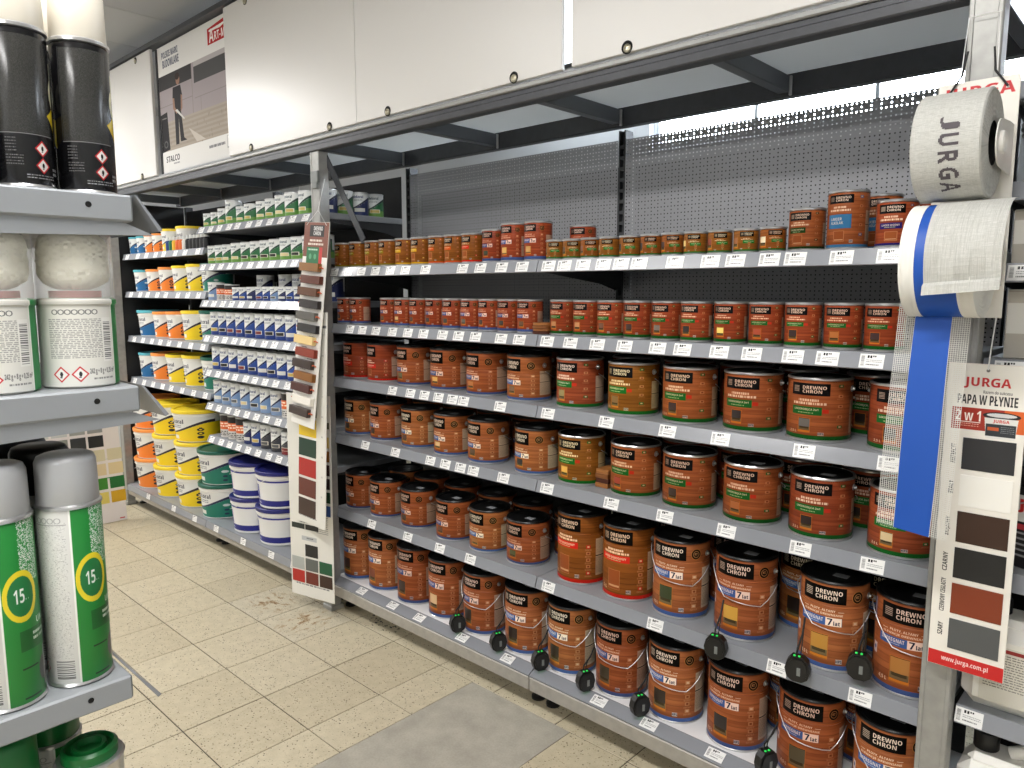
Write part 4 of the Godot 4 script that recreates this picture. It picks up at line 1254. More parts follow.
func stock_main():
	var P := {}
	P["big"] = tin(0.087, 0.245, {"label": "l_big", "bead": 0.258, "ears": 0.15, "drop": 0.096, "lid": 1, "black_rim": true, "swatch": [-16.6, 12.6, 0.605, 0.775]})
	P["bigback"] = tin(0.087, 0.245, {"label": "l_big", "bead": 0.258, "ears": 0.15, "drop": 0.085, "back": true, "lid": 1, "black_rim": true, "swatch": [-16.6, 12.6, 0.605, 0.775]})
	P["bigred"] = tin(0.087, 0.245, {"label": "l_bigred", "bead": 0.258, "ears": 0.15, "drop": 0.085, "back": true, "lid": 1, "black_rim": true})
	P["mid"] = tin(0.081, 0.166, {"label": "l_mid", "bead": 0.375, "ears": 0.2, "drop": 0.05, "back": true, "lid": 1, "black_rim": true, "swatch": [-15.5, 7.5, 0.695, 0.805]})
	P["midred"] = tin(0.081, 0.166, {"label": "l_midred", "bead": 0.375, "ears": 0.2, "drop": 0.05, "back": true, "lid": 1, "black_rim": true})
	P["green"] = tin(0.081, 0.168, {"label": "l_green", "ears": 0.14, "drop": 0.05, "back": true, "lid": 1, "swatch": [-17.5, 3.5, 0.65, 0.785]})
	P["small"] = tin(0.046, 0.118, {"label": "l_small", "swatch": [-17.0, 11.0, 0.665, 0.78]})
	P["smallgreen"] = tin(0.046, 0.118, {"label": "l_smallgreen", "swatch": [-21.0, 7.0, 0.625, 0.77]})
	P["top"] = tin(0.045, 0.11, {"label": "l_olive"})
	P["topblue"] = tin(0.045, 0.118, {"label": "l_small", "swatch": [-17.0, 11.0, 0.665, 0.78]})
	P["topblue2"] = tin(0.049, 0.134, {"label": "l_small", "swatch": [-17.0, 11.0, 0.64, 0.8]})
	P["tiny"] = tin(0.034, 0.067, {"label": "l_tiny", "swatch": [-47.0, -15.0, 0.35, 0.64]})
	P["oil"] = tin(0.045, 0.109, {"label": "l_oil"})
	P["alkyd"] = tin(0.048, 0.145, {"label": "l_alkyd"})
	P["navy"] = tin(0.046, 0.113, {"label": "l_navy"})
	var shelf_words := ["top shelf", "fifth shelf up", "fourth shelf up", "third shelf up", "second shelf up", "bottom shelf"]
	var dk := L(44, 32, 26)
	var rows := [
		[1.593, -0.065, [
			[0.772, "top", "l_olive", null, "olive band"], [0.885, "top", "l_olive", null, "olive band"], [0.999, "top", "l_olive", null, "olive band"], [1.098, "top", "l_olive", null, "olive band"],
			[1.208, "top", "l_yellow", null, "yellow band"], [1.309, "top", "l_yellow", null, "yellow band"], [1.415, "top", "l_orange", null, "orange band"], [1.509, "top", "l_orange", null, "orange band"], [1.606, "top", "l_red", null, "red band"],
			[1.715, "topblue", "l_small", L(40, 52, 30), "blue band and dark green chip"], [1.812, "topblue2", "l_small", L(214, 166, 84), "blue band and pine chip"], [1.923, "topblue2", "l_small", L(190, 140, 70), "blue band and oak chip"],
			[2.016, "tiny", "l_tiny", L(120, 84, 44), ""], [2.088, "tiny", "l_tiny", L(90, 60, 34), ""], [2.162, "tiny", "l_tiny", L(120, 70, 36), ""], [2.235, "tiny", "l_tiny", L(170, 140, 96), ""], [2.313, "tiny", "l_tiny", L(36, 24, 22), ""], [2.39, "tiny", "l_tiny", L(28, 24, 26), ""], [2.463, "tiny", "l_tiny", L(58, 28, 24), ""], [2.538, "tiny", "l_tiny", L(236, 206, 130), ""], [2.614, "tiny", "l_tiny", L(130, 50, 30), ""], [2.692, "tiny", "l_tiny", L(150, 90, 44), ""], [2.767, "tiny", "l_tiny", L(232, 216, 180), ""],
			[2.853, "oil", "l_oil", null, "dark green band"], [2.953, "alkyd", "l_alkyd", null, "large sky blue block"], [3.068, "navy", "l_navy", null, "navy band"]]],
		[1.344, -0.07, [
			[0.774, "small", "l_small", L(60, 34, 28), ""], [0.87, "small", "l_small", L(80, 44, 32), ""], [1.092, "small", "l_small", L(90, 60, 40), ""], [1.188, "small", "l_small", L(214, 176, 120), ""], [1.286, "small", "l_small", L(70, 48, 40), ""], [1.388, "small", "l_small", L(40, 26, 24), ""], [1.487, "small", "l_small", L(60, 54, 46), ""], [1.591, "small", "l_small", L(96, 92, 80), ""], [1.688, "small", "l_small", L(60, 38, 30), ""], [1.787, "small", "l_small", L(50, 44, 36), ""], [1.884, "small", "l_small", L(100, 66, 40), ""],
			[2.037, "smallgreen", "l_smallgreen", L(180, 120, 70), ""], [2.136, "smallgreen", "l_smallgreen", L(190, 130, 80), ""], [2.234, "smallgreen", "l_smallgreen", L(110, 66, 44), ""], [2.336, "smallgreen", "l_smallgreen", L(58, 32, 26), ""], [2.438, "smallgreen", "l_smallgreen", L(112, 100, 90), ""], [2.538, "smallgreen", "l_smallgreen", L(32, 24, 22), ""], [2.646, "smallgreen", "l_smallgreen", L(238, 206, 104), ""], [2.751, "smallgreen", "l_smallgreen", L(166, 66, 36), ""], [2.852, "smallgreen", "l_smallgreen", L(48, 28, 24), ""], [2.955, "smallgreen", "l_smallgreen", L(168, 96, 36), ""], [3.054, "smallgreen", "l_smallgreen", L(54, 28, 26), ""]]],
		[1.1, -0.074, [
			[0.812, "midred", "l_midred", null, ""], [0.995, "midred", "l_midred", null, ""], [1.204, "mid", "l_mid", L(96, 92, 60), ""], [1.418, "mid", "l_mid", L(214, 160, 84), ""], [1.629, "mid", "l_mid", L(176, 104, 44), ""], [1.844, "mid", "l_mid", L(120, 84, 56), ""],
			[2.078, "green", "l_greenred", L(150, 132, 80), ""], [2.295, "green", "l_greenolive", L(132, 96, 44), ""], [2.499, "green", "l_green", L(52, 30, 24), ""], [2.701, "green", "l_green", L(34, 24, 22), ""], [2.888, "green", "l_green", L(92, 86, 80), ""], [3.098, "green", "l_greenred", L(40, 34, 30), ""]]],
		[0.84, -0.073, [
			[0.81, "mid", "l_mid", L(50, 34, 28), ""], [1.006, "mid", "l_mid", L(66, 46, 36), ""], [1.225, "mid", "l_mid", L(74, 42, 30), ""], [1.434, "mid", "l_mid", L(220, 180, 124), ""], [1.634, "mid", "l_mid", L(86, 62, 40), ""], [1.883, "mid", "l_mid", L(30, 26, 24), ""],
			[2.088, "green", "l_greenolive", L(232, 176, 72), ""], [2.31, "green", "l_green", L(156, 52, 26), ""], [2.506, "green", "l_green", L(52, 34, 26), ""], [2.71, "green", "l_green", L(158, 86, 36), ""], [2.906, "green", "l_greenred", L(34, 18, 16), ""], [3.112, "green", "l_greenred", L(220, 196, 152), ""]]],
		[0.49, -0.077, [
			[0.79, "mid", "l_mid", L(46, 32, 28), ""], [0.979, "mid", "l_mid", L(80, 46, 32), ""], [1.2, "mid", "l_mid", L(66, 50, 38), ""], [1.43, "mid", "l_mid", L(92, 52, 34), ""], [1.628, "mid", "l_mid", L(150, 94, 40), ""], [1.83, "mid", "l_mid", L(74, 76, 36), ""],
			[2.081, "bigred", "l_bigred", null, ""], [2.278, "bigred", "l_bigred", null, ""], [2.474, "big", "l_big", L(52, 62, 32), "dark green chip"], [2.69, "big", "l_big", L(206, 156, 64), "pine chip"], [2.943, "big", "l_big", L(188, 136, 56), "oak chip"], [3.139, "big", "l_big", L(170, 112, 50), "amber chip"]]],
		[0.155, -0.062, [
			[0.785, "bigback", "l_big", L(60, 32, 28), ""], [0.982, "bigback", "l_big", L(124, 62, 40), ""], [1.191, "bigback", "l_big", L(48, 28, 22), ""], [1.4, "bigback", "l_big", L(214, 178, 134), ""], [1.613, "big", "l_big", L(54, 44, 36), ""], [1.843, "big", "l_big", L(46, 34, 28), ""], [2.056, "big", "l_big", L(54, 46, 32), ""], [2.271, "big", "l_big", L(58, 48, 32), ""], [2.48, "big", "l_big", L(52, 42, 34), ""], [2.69, "bigback", "l_big", L(46, 38, 36), ""], [2.909, "big", "l_big", L(74, 62, 40), ""], [3.115, "big", "l_big", L(60, 48, 38), ""]]]]
	var rad := {"big": 0.087, "bigback": 0.087, "bigred": 0.087, "mid": 0.081, "midred": 0.081, "green": 0.081, "small": 0.046, "smallgreen": 0.046, "top": 0.045, "topblue": 0.045, "topblue2": 0.049, "tiny": 0.034, "oil": 0.045, "alkyd": 0.048, "navy": 0.046}
	var look := {"big": "large brown stain tin with blue band", "bigback": "large brown stain tin with blue band", "bigred": "large brown tin with red band", "mid": "squat brown stain tin with blue band", "midred": "squat brown tin with red band", "green": "squat brown tin with green band", "small": "small brown tin with blue band", "smallgreen": "small brown tin with green band", "top": "small brown tin with", "topblue": "small brown tin with", "topblue2": "tall small brown tin with", "tiny": "tiny brown tin with green band", "oil": "small brown tin with", "alkyd": "tall small brown tin with", "navy": "small brown tin with"}
	for ri in rows.size():
		var row: Array = rows[ri]
		for k in row[2].size():
			var e: Array = row[2][k]
			var r: float = rad[e[1]]
			var lab: String = look[e[1]]
			if lab.ends_with("with"): lab += " " + e[4]
			lab += ", %s from colour-chart post, %s" % [ORD[k], shelf_words[ri]]
			var turn := rng.randf_range(-0.12, 0.03)
			if e[1] == "tiny": turn = rng.randf_range(-0.22, 0.12)
			place_tin(P[e[1]], e[2], rng.randi(), e[3], "paint_tin", lab, Vector3(e[0] + [0.0, 0.0, 0.003, 0.004, 0.011, 0.007][ri], row[0] + 0.0006, row[1] - r), turn, "tins in the front row, " + shelf_words[ri])
	# tins of a second row that show in the gaps
	var backs := [[0, 2.99, 0.14, "alkyd", "l_alkyd", null], [0, 2.055, 0.085, "topblue", "l_small", L(90, 60, 40)], [0, 3.11, 0.1, "navy", "l_navy", null], [1, 1.03, 0.1, "small", "l_small", L(60, 40, 30)], [1, 1.96, 0.1, "small", "l_small", L(60, 40, 30)]]
	for ri in [2, 3]:
		for x in [2.19, 2.4, 2.6, 2.79, 2.985]: backs.append([ri, x, 0.175, "green", "l_greenred", dk])
	for x in [0.9, 1.09, 1.3, 1.51, 1.71, 1.93]:
		backs.append([3, x, 0.175, "mid", "l_mid", dk]); backs.append([4, x, 0.175, "mid", "l_mid", dk])
	for x in [1.1, 1.31, 1.52, 1.74]: backs.append([2, x, 0.175, "mid", "l_mid", dk])
	for x in [2.37, 2.58, 2.82, 3.04]: backs.append([4, x, 0.185, "big", "l_big", dk])
	for x in [0.88, 1.08, 1.295, 1.51, 1.73, 1.95, 2.165, 2.375, 2.585, 2.8, 3.01]: backs.append([5, x, 0.185, "big", "l_big", dk])
	var seen := {}
	for e in backs:
		var ri: int = e[0]
		seen[ri] = seen.get(ri, -1) + 1
		var lab: String = look[e[3]]
		if e[3] == "alkyd": lab += " sky blue block"
		elif e[3] == "navy": lab += " navy band"
		elif e[3] == "topblue": lab += " blue band"
		lab += " behind the front row, %s there, %s" % [ORD[seen[ri]], shelf_words[ri]]
		place_tin(P[e[3]], e[4], rng.randi(), e[5], "paint_tin", lab, Vector3(e[1], rows[ri][0] + 0.0006, rows[ri][1] - rad[e[3]] - e[2]), rng.randf_range(-0.2, 0.2), "tins behind the front row, " + shelf_words[ri])
	for k in P: P[k].queue_free()
	# stained wood samples lying on the shelves
	var ws := wood(128, 64, L(120, 76, 40), L(176, 124, 70), 1, 21)
	mat("stained wood", L(214, 190, 160), 0.5, 0, tex(ws))
	mat("dark stained wood", L(120, 80, 60), 0.5, 0, M["stained wood"].albedo_texture)
	mat("pale wood", L(255, 240, 214), 0.5, 0, M["stained wood"].albedo_texture)
	var o := thing("wood_sample", "round stack of stained wood sample discs between blue and green band tins", "wood sample", Vector3(1.962, 1.3446, -0.095))
	for k in 4:
		var mb := MB.new()
		mb.lathe([Vector2(0.0, 0.0), Vector2(0.034, 0.0), Vector2(0.036, 0.002), Vector2(0.036, 0.008), Vector2(0.034, 0.0095), Vector2(0.0, 0.0095)], 18, 0.01, 0)
		part("disc", mb.mesh(), M[["dark stained wood", "stained wood", "stained wood", "pale wood"][k]], o, Vector3(0.002 * (k % 2), 0.0098 * k, 0))
	o = thing("wood_sample", "square stack of stained wood sample blocks beside the olive green-band tin", "wood sample", Vector3(2.205, 0.8406, -0.15))
	for k in 4:
		var mb := MB.new()
		mb.cbox(Vector3(0, 0.008, 0), Vector3(0.05, 0.0155, 0.07), 0.001)
		part("block", mb.mesh(), M[["pale wood", "dark stained wood", "stained wood", "pale wood"][k]], o, Vector3(0.003 * (k % 2), 0.0157 * k, 0))
	# anti-theft tags: base row and second shelf
	var nth := 0
	for e in [[1.582, 0.2, -0.032], [1.805, 0.2, -0.032], [2.012, 0.2, -0.032], [2.212, 0.2, -0.032], [2.428, 0.2, -0.032], [2.842, 0.2, -0.032]]:
		alarm_tag("black anti-theft tag with green lights, %s from colour-chart post on bottom shelf" % ORD[nth], Vector3(e[0], e[1] - 0.004, e[2]), 1.15, Vector3(0.02, 0.115, -0.02))
		nth += 1
	nth = 0
	for e in [[2.69, 0.487, -0.012], [2.922, 0.505, -0.018], [3.062, 0.545, -0.06]]:
		alarm_tag("black anti-theft tag with green lights, %s from colour-chart post on second shelf" % ORD[nth], Vector3(e[0], e[1], e[2]), 0.2, Vector3(-0.008, 0.12, -0.052) if nth < 2 else Vector3(0.0, 0.11, -0.02))
		nth += 1

func stock_left():
	var steel: Material = M["tin steel"]
	mat("white cap", L(220, 222, 220), 0.4)
	var white: Material = M["white cap"]
	var P := {}
	var rows := [
		["upper green", 1.845, [-0.51, -0.42, -0.335, -0.242, -0.125, -0.036, 0.087, 0.177, 0.275, 0.366, 0.489], [0.036, 0.036, 0.038, 0.045, 0.04, 0.045, 0.04, 0.04, 0.045, 0.045, 0.042], [0.075, 0.075, 0.09, 0.125, 0.085, 0.092, 0.095, 0.1, 0.108, 0.115, 0.112], ["t_green0", "t_green2", "t_green0", "t_green0", "t_green2", "t_green0", "t_green2", "t_green0", "t_green2", "t_green0", "t_green0"]],
		["green", 1.641, [-0.477, -0.388, -0.301, -0.2, -0.092, 0.009, 0.109, 0.202, 0.305, 0.409, 0.51, 0.61], [0.042, 0.042, 0.043, 0.048, 0.047, 0.047, 0.045, 0.046, 0.047, 0.047, 0.047, 0.047], [0.1, 0.1, 0.1, 0.104, 0.104, 0.104, 0.104, 0.106, 0.108, 0.108, 0.108, 0.108], ["t_green0", "t_green0", "t_green2", "t_green2", "t_green1", "t_green3", "t_green1", "t_green3", "t_green2", "t_green3", "t_green1", "t_green0"]],
		["small mixed", 1.44, [-0.495, -0.393, -0.297, -0.212, -0.135, -0.049, 0.045, 0.117, 0.192, 0.268, 0.342, 0.416, 0.492], [0.044, 0.04, 0.04, 0.033, 0.033, 0.035, 0.035, 0.033, 0.034, 0.034, 0.033, 0.033, 0.034], [0.1, 0.09, 0.085, 0.07, 0.07, 0.072, 0.072, 0.072, 0.072, 0.072, 0.072, 0.072, 0.072], ["t_sky0", "t_rust", "t_rust", "t_blue3", "t_blue0", "t_navy", "t_blue1", "t_blue2", "t_sky1", "t_navy", "t_blue2", "t_navy", "t_blue1"]],
		["upper blue", 1.243, [-0.484, -0.39, -0.292, -0.187, -0.087, 0.025, 0.123, 0.23, 0.33, 0.43, 0.53], [0.044, 0.044, 0.045, 0.046, 0.047, 0.047, 0.047, 0.047, 0.047, 0.047, 0.047], [0.13], ["t_blue0", "t_blue2", "t_blue1", "t_blue1", "t_blue2", "t_blue1", "t_blue2", "t_blue2", "t_blue3", "t_blue1", "t_blue0"]],
		["lower blue", 1.047, [-0.487, -0.391, -0.287, -0.18, -0.071, 0.035, 0.132, 0.23, 0.332, 0.432, 0.53], [0.046, 0.046, 0.047, 0.048, 0.048, 0.048, 0.047, 0.047, 0.047, 0.047, 0.047], [0.128], ["t_blue0", "t_blue2", "t_blue3", "t_blue1", "t_blue2", "t_blue3", "t_blue2", "t_blue3", "t_blue0", "t_blue1", "t_blue2"]],
		["pale blue", 0.853, [-0.488, -0.388, -0.28, -0.172, -0.063, 0.045, 0.154, 0.262, 0.365, 0.465], [0.047], [0.13], ["t_sky0", "t_sky1", "t_sky1", "t_sky3", "t_sky2", "t_sky3", "t_sky1", "t_rust", "t_grey", "t_grey"]],
		["grey and red", 0.66, [-0.428, -0.335, -0.241, -0.154, -0.066, 0.035, 0.143, 0.246, 0.345, 0.45], [0.042, 0.042, 0.042, 0.04, 0.042, 0.05, 0.048, 0.046, 0.045, 0.045], [0.135, 0.135, 0.135, 0.12, 0.128, 0.13, 0.13, 0.118, 0.12, 0.12], ["t_rust", "t_rust", "t_rust", "t_navy", "t_blue0", "t_grey", "t_grey", "t_maroon", "t_maroon", "t_grey"]]]
	var nm := {"t_green": "green and white", "t_blue": "blue and white", "t_sky": "pale blue", "t_rust": "black and orange", "t_navy": "navy and white", "t_grey": "white and grey", "t_maroon": "white and maroon"}
	var words := ["seventh shelf up", "sixth shelf up", "fifth shelf up", "fourth shelf up", "third shelf up", "second shelf up", "first shelf up"]
	for ri in rows.size():
		var row: Array = rows[ri]
		for k in row[2].size():
			var r: float = row[3][k] if row[3].size() > 1 else row[3][0]
			var h: float = row[4][k] if row[4].size() > 1 else row[4][0]
			var key: String = row[5][k]
			var pk := "%s %.3f %.3f" % [key, r, h]
			if not P.has(pk): P[pk] = slim(r, h, key, steel if ri < 2 else white)
			var look: String = nm[key.rstrip("0123456789")]
			put(P[pk], "paint_tin", "%s tin, %s from the pails, %s in the small-tin bay" % [look, ORD[k], words[ri]], "paint tin", Vector3(row[2][k], row[1] + 0.0006, -0.062 - r), rng.randf_range(-0.12, 0.12) + PI / 2 + 0.35, "tins in the small-tin bay, " + words[ri])
	# a taller row at the back of the fifth shelf and tins running back along the end of the seventh
	for k in 5:
		var pk := "t_navy back"
		if not P.has(pk): P[pk] = slim(0.046, 0.135, "t_navy", white)
		put(P[pk], "paint_tin", "tall navy tin behind the small tins, %s from the pails, fifth shelf up" % ORD[k], "paint tin", Vector3([-0.11, 0.12, 0.25, 0.42, 0.55][k], 1.4406, -0.2), 2.0, "tall tins behind the fifth shelf row")
	for k in 4:
		var pk := "t_side%d" % (k % 2)
		if not P.has(pk): P[pk] = slim(0.042, 0.11, "t_navy" if k % 2 == 0 else "t_green0", steel)
		put(P[pk], "paint_tin", "%s tin beside the post, %s back from the edge, seventh shelf up" % ["navy" if k % 2 == 0 else "green", ORD[k]], "paint tin", Vector3(0.62, 1.8456, -0.13 - k * 0.088), 2.6, "tins running back on the seventh shelf")
	# pails on the far bay
	var nmp := {"b_blue": "blue", "b_orange": "orange", "b_yellow": "yellow", "b_green": "green", "b_white": "white"}
	var lids := {"b_blue": L(90, 176, 190), "b_orange": L(240, 150, 70), "b_yellow": L(246, 216, 50), "b_green": L(18, 92, 76), "b_white": L(30, 34, 110)}
	var prs := [
		["fourth shelf up", 1.735, -0.085, [[-1.74, 0.052, 0.115, "b_blue"], [-1.61, 0.056, 0.115, "b_blue"], [-1.478, 0.056, 0.12, "b_orange"], [-1.35, 0.06, 0.12, "b_orange"], [-1.2, 0.075, 0.14, "b_yellow"]]],
		["third shelf up", 1.485, -0.085, [[-1.68, 0.085, 0.145, "b_blue"], [-1.47, 0.085, 0.145, "b_orange"], [-1.27, 0.085, 0.155, "b_orange"], [-1.065, 0.09, 0.16, "b_yellow"], [-0.86, 0.095, 0.165, "b_yellow"], [-0.66, 0.095, 0.165, "b_green"]]],
		["second shelf up", 1.185, -0.085, [[-1.655, 0.13, 0.175, "b_blue"], [-1.4, 0.095, 0.17, "b_orange"], [-1.19, 0.1, 0.175, "b_orange"], [-0.955, 0.115, 0.185, "b_yellow"], [-0.7, 0.12, 0.19, "b_green"]]],
		["first shelf up", 0.9, -0.085, [[-1.68, 0.095, 0.17, "b_blue"], [-1.465, 0.11, 0.18, "b_orange"], [-1.225, 0.115, 0.185, "b_yellow"], [-0.975, 0.12, 0.195, "b_yellow"], [-0.71, 0.125, 0.2, "b_green"]]],
		["base", 0.155, 0.006, [[-1.61, 0.15, 0.205, "b_orange"], [-1.285, 0.145, 0.205, "b_yellow"], [-0.945, 0.148, 0.205, "b_yellow"], [-0.62, 0.15, 0.204, "b_green"], [-0.225, 0.135, 0.2, "b_white"], [0.07, 0.14, 0.2, "b_white"]]]]
	for row in prs:
		for k in row[3].size():
			var e: Array = row[3][k]
			var pk := "pail %s %.3f %.3f" % [e[3], e[1], e[2]]
			if not P.has(pk): P[pk] = pail(e[1], e[2], e[3], lids[e[3]], row[0] == "base")
			var stack := 1
			if row[0] == "base": stack = [3, 3, 3, 2, 2, 2][k]
			for s in stack:
				var rr: float = e[1] if not (k == 2 and s == 2) else 0.16
				var lab: String = "%s paint pail, %s from the far post, %s of the pail bay" % [nmp[e[3]], ORD[k], row[0]]
				if row[0] == "base": lab = "%s paint pail, %s stack from the far post, %s in its stack" % [nmp[e[3]], ORD[k], ["lowest", "second", "third"][s]]
				var proto: Node3D = P[pk]
				if k == 2 and s == 2 and row[0] == "base":
					P["pail wide"] = pail(0.16, 0.2, "b_yellow", lids["b_yellow"], true)
					proto = P["pail wide"]
				put(proto, "paint_pail", lab, "paint pail", Vector3(e[0] + 0.01 * (s % 2), row[1] + 0.0006 + s * (e[2] + 0.0006), row[2] - 0.02 - rr), rng.randf_range(-0.1, 0.1) + PI / 2 + 0.4, "paint pails of the far bay")
	# a white pail with yellow lid and a run of small colourant bottles
	P["pail w"] = pail(0.08, 0.15, "b_green", lids["b_yellow"], false)
	put(P["pail w"], "paint_pail", "white and green pail with a yellow lid beside the colourant bottles", "paint pail", Vector3(-1.03, 1.7356, -0.21), 2.1, "paint pails of the far bay")
	for k in 12:
		var c: Color = [L(30, 60, 130), L(30, 110, 70), L(236, 190, 60), L(226, 110, 50), L(226, 110, 50), L(230, 226, 220), L(40, 40, 44), L(40, 40, 44), L(44, 44, 46), L(40, 40, 44), L(40, 40, 44), L(40, 40, 44)][k]
		var key := "bottle %d" % k
		mat(key, c, 0.4)
		var b := thing("colourant_bottle", "small colourant bottle, %s from the yellow-lidded pail" % ORD[k], "bottle", Vector3(-1.1 + k * 0.047, 1.7356, -0.105), 0, "colourant bottles on the far bay")
		var mb := MB.new()
		mb.lathe([Vector2(0.0, 0.0), Vector2(0.019, 0.0), Vector2(0.02, 0.003), Vector2(0.02, 0.052), Vector2(0.012, 0.062)], 14, 1, 0)
		part("body", mb.mesh(), M[key], b)
		mb = MB.new()
		mb.lathe([Vector2(0.014, 0.062), Vector2(0.015, 0.064), Vector2(0.014, 0.082), Vector2(0.0, 0.083)], 14, 1, 0)
		part("cap", mb.mesh(), M["white cap"], b)
	for k in P: P[k].queue_free()

# a flat board hung up: corners in world space, local x across, local y up, z out
func board(called: String, label: String, category: String, top_left: Vector3, top_right: Vector3, bottom_left: Vector3, thick: float, face: Texture2D) -> Array:
	var ex := (top_right - top_left).normalized()
	var ey := (top_left - bottom_left)
	ey = (ey - ex * ey.dot(ex)).normalized()
	var ez := ex.cross(ey)
	var w := (top_right - top_left).length()
	var h := (top_left - bottom_left).dot(ey)
	var o := thing(called, label, category, top_left + ex * w / 2 - ey * h)
	o.basis = Basis(ex, ey, ez)
	var mb := MB.new()
	mb.cbox(Vector3(0, h / 2, -thick / 2), Vector3(w, h, thick), 0.0006)
	part("board", mb.mesh(), M["white card"], o)
	if face:
		mb = MB.new()
		mb.quad(Vector3(-w / 2 + 0.001, 0.001, 0.0004), Vector3(w / 2 - 0.001, 0.001, 0.0004), Vector3(w / 2 - 0.001, h - 0.001, 0.0004), Vector3(-w / 2 + 0.001, h - 0.001, 0.0004))
		var m := mat("print on " + o.name, Color.WHITE, 0.45, 0, face)
		part("print", mb.mesh(), m, o)
	return [o, w, h]

func chip(o: Node3D, x: float, y: float, w: float, h: float, c: Color, called := "colour_chip", deep := 0.0016):
	var mb := MB.new()
	mb.cbox(Vector3(x, y, deep / 2 + 0.0005), Vector3(w, h, deep), 0.0004)
	part(called, mb.mesh(), swatch_material(c), o)

func charts_left():
	# large chart standing lowest and furthest back
	var im := canvas(256, 1024, L(226, 224, 216))
	rc(im, 150, 300, 90, 6, L(140, 140, 140)); small_print(im, 160, 560, 70, 130, 14, L(110, 112, 116), 0.35)
	rc(im, 70, 712, 90, 22, L(186, 188, 188)); small_print(im, 100, 718, 40, 10, 1, L(90, 90, 92), 0.7)
	small_print(im, 60, 640, 80, 8, 1, L(120, 120, 122), 0.7); small_print(im, 30, 960, 200, 10, 1, L(130, 130, 132), 0.7)
	var b := board("colour_chart", "tall white colour chart of dark and red chips, hanging lowest on the post", "colour chart", Vector3(0.576, 1.03, 0.096), Vector3(0.84, 1.03, 0.036), Vector3(0.584, 0.075, 0.104), 0.003, tex(im))
	var o: Node3D = b[0]
	var w: float = b[1]
	var h: float = b[2]
	var rowc := [L(170, 174, 170), L(96, 100, 96), L(24, 84, 54)]
	var rowd := [L(176, 38, 30), L(112, 42, 30), L(60, 38, 28)]
	for k in 3:
		chip(o, (k - 1) * w * 0.32, h * 0.165, w * 0.29, h * 0.06, rowc[k]); chip(o, (k - 1) * w * 0.32, h * 0.098, w * 0.29, h * 0.06, rowd[k])
	chip(o, 0, h * 0.235, w * 0.29, h * 0.06, L(30, 30, 30))
	chip(o, -w * 0.3, h * 0.352, w * 0.3, h * 0.026, L(38, 46, 44)); chip(o, w * 0.02, h * 0.352, w * 0.3, h * 0.026, L(30, 32, 32))
	var col := [L(220, 190, 104), L(150, 92, 26), L(44, 20, 16), L(40, 20, 18), L(14, 62, 32), L(26, 66, 130)]
	for k in col.size(): chip(o, w * 0.3, h * (0.78 - k * 0.066), w * 0.32, h * 0.052, col[k])
	chip(o, w * 0.3, h * 0.86, w * 0.34, h * 0.03, L(84, 84, 50)); 
	var mb := MB.new()
	mb.X = Transform3D(Basis(Vector3(1, 0, 0), PI / 2), Vector3(w * 0.32, h * 0.955, 0.0))
	mb.lathe([Vector2(0.034, 0.0), Vector2(0.034, 0.0022), Vector2(0.0, 0.0022)], 20, 1, 0)
	part("round_mark", mb.mesh(), swatch_material(L(30, 50, 150)), o)
	# middle chart: one column of strong colours
	im = canvas(256, 1024, L(224, 222, 214))
	for k in 9: small_print(im, 216, 100 + k * 96, 14, 10, 1, L(110, 110, 112), 0.8)
	small_print(im, 20, 990, 160, 8, 1, L(120, 120, 122), 0.7); rc(im, 200, 60, 50, 12, L(100, 100, 102))
	b = board("colour_chart", "narrow white chart with a column of yellow, green, red and brown chips", "colour chart", Vector3(0.66, 1.4, 0.07), Vector3(0.9, 1.4, 0.074), Vector3(0.6, 0.452, 0.112), 0.003, tex(im))
	o = b[0]; w = b[1]; h = b[2]
	var cc := [L(52, 52, 54), L(44, 44, 46), L(52, 52, 54), L(30, 30, 30), L(28, 28, 28), L(228, 192, 26), L(18, 54, 40), L(170, 30, 26), L(96, 38, 28), L(56, 34, 28)]
	for k in cc.size(): chip(o, -w * 0.13, h * (0.94 - k * 0.096), w * 0.6, h * 0.084, cc[k])
	# stain strip with real wood blocks, topmost
	im = canvas(256, 1024, L(232, 230, 224))
	rc(im, 0, 0, 256, 170, L(120, 66, 46)); rc(im, 60, 14, 150, 56, L(26, 20, 18))
	txt(im, "DREWNO", 100, 20, 92, 20, L(236, 234, 230)); txt(im, "CHRON", 100, 44, 76, 20, L(236, 234, 230))
	small_print(im, 66, 84, 130, 12, 1, L(230, 220, 206), 0.9); small_print(im, 50, 102, 160, 12, 1, L(230, 220, 206), 0.9)
	rc(im, 40, 122, 130, 92, L(28, 108, 62)); rc(im, 170, 122, 34, 92, L(190, 50, 44)); small_print(im, 56, 130, 100, 10, 1, L(200, 226, 206), 0.8); disc(im, 80, 168, 14, 14, L(90, 160, 116)); disc(im, 130, 168, 14, 14, L(90, 160, 116))
	for k in 14: small_print(im, 60 if k % 2 else 130, 222 + k * 57, 60, 7, 1, L(80, 78, 76), 0.8)
	b = board("wood_stain_strip", "hanging stain sample strip with fourteen wood blocks, strung from the post", "sample strip", Vector3(0.728, 1.79, 0.06), Vector3(0.918, 1.776, 0.06), Vector3(0.634, 0.912, 0.128), 0.003, tex(im))
	o = b[0]; w = b[1]; h = b[2]
	var wc := [L(136, 92, 40), L(92, 46, 32), L(92, 56, 32), L(44, 38, 36), L(92, 90, 84), L(40, 38, 38), L(228, 200, 138), L(136, 52, 32), L(56, 42, 36), L(134, 86, 34), L(76, 38, 32), L(236, 232, 222), L(62, 48, 42)]
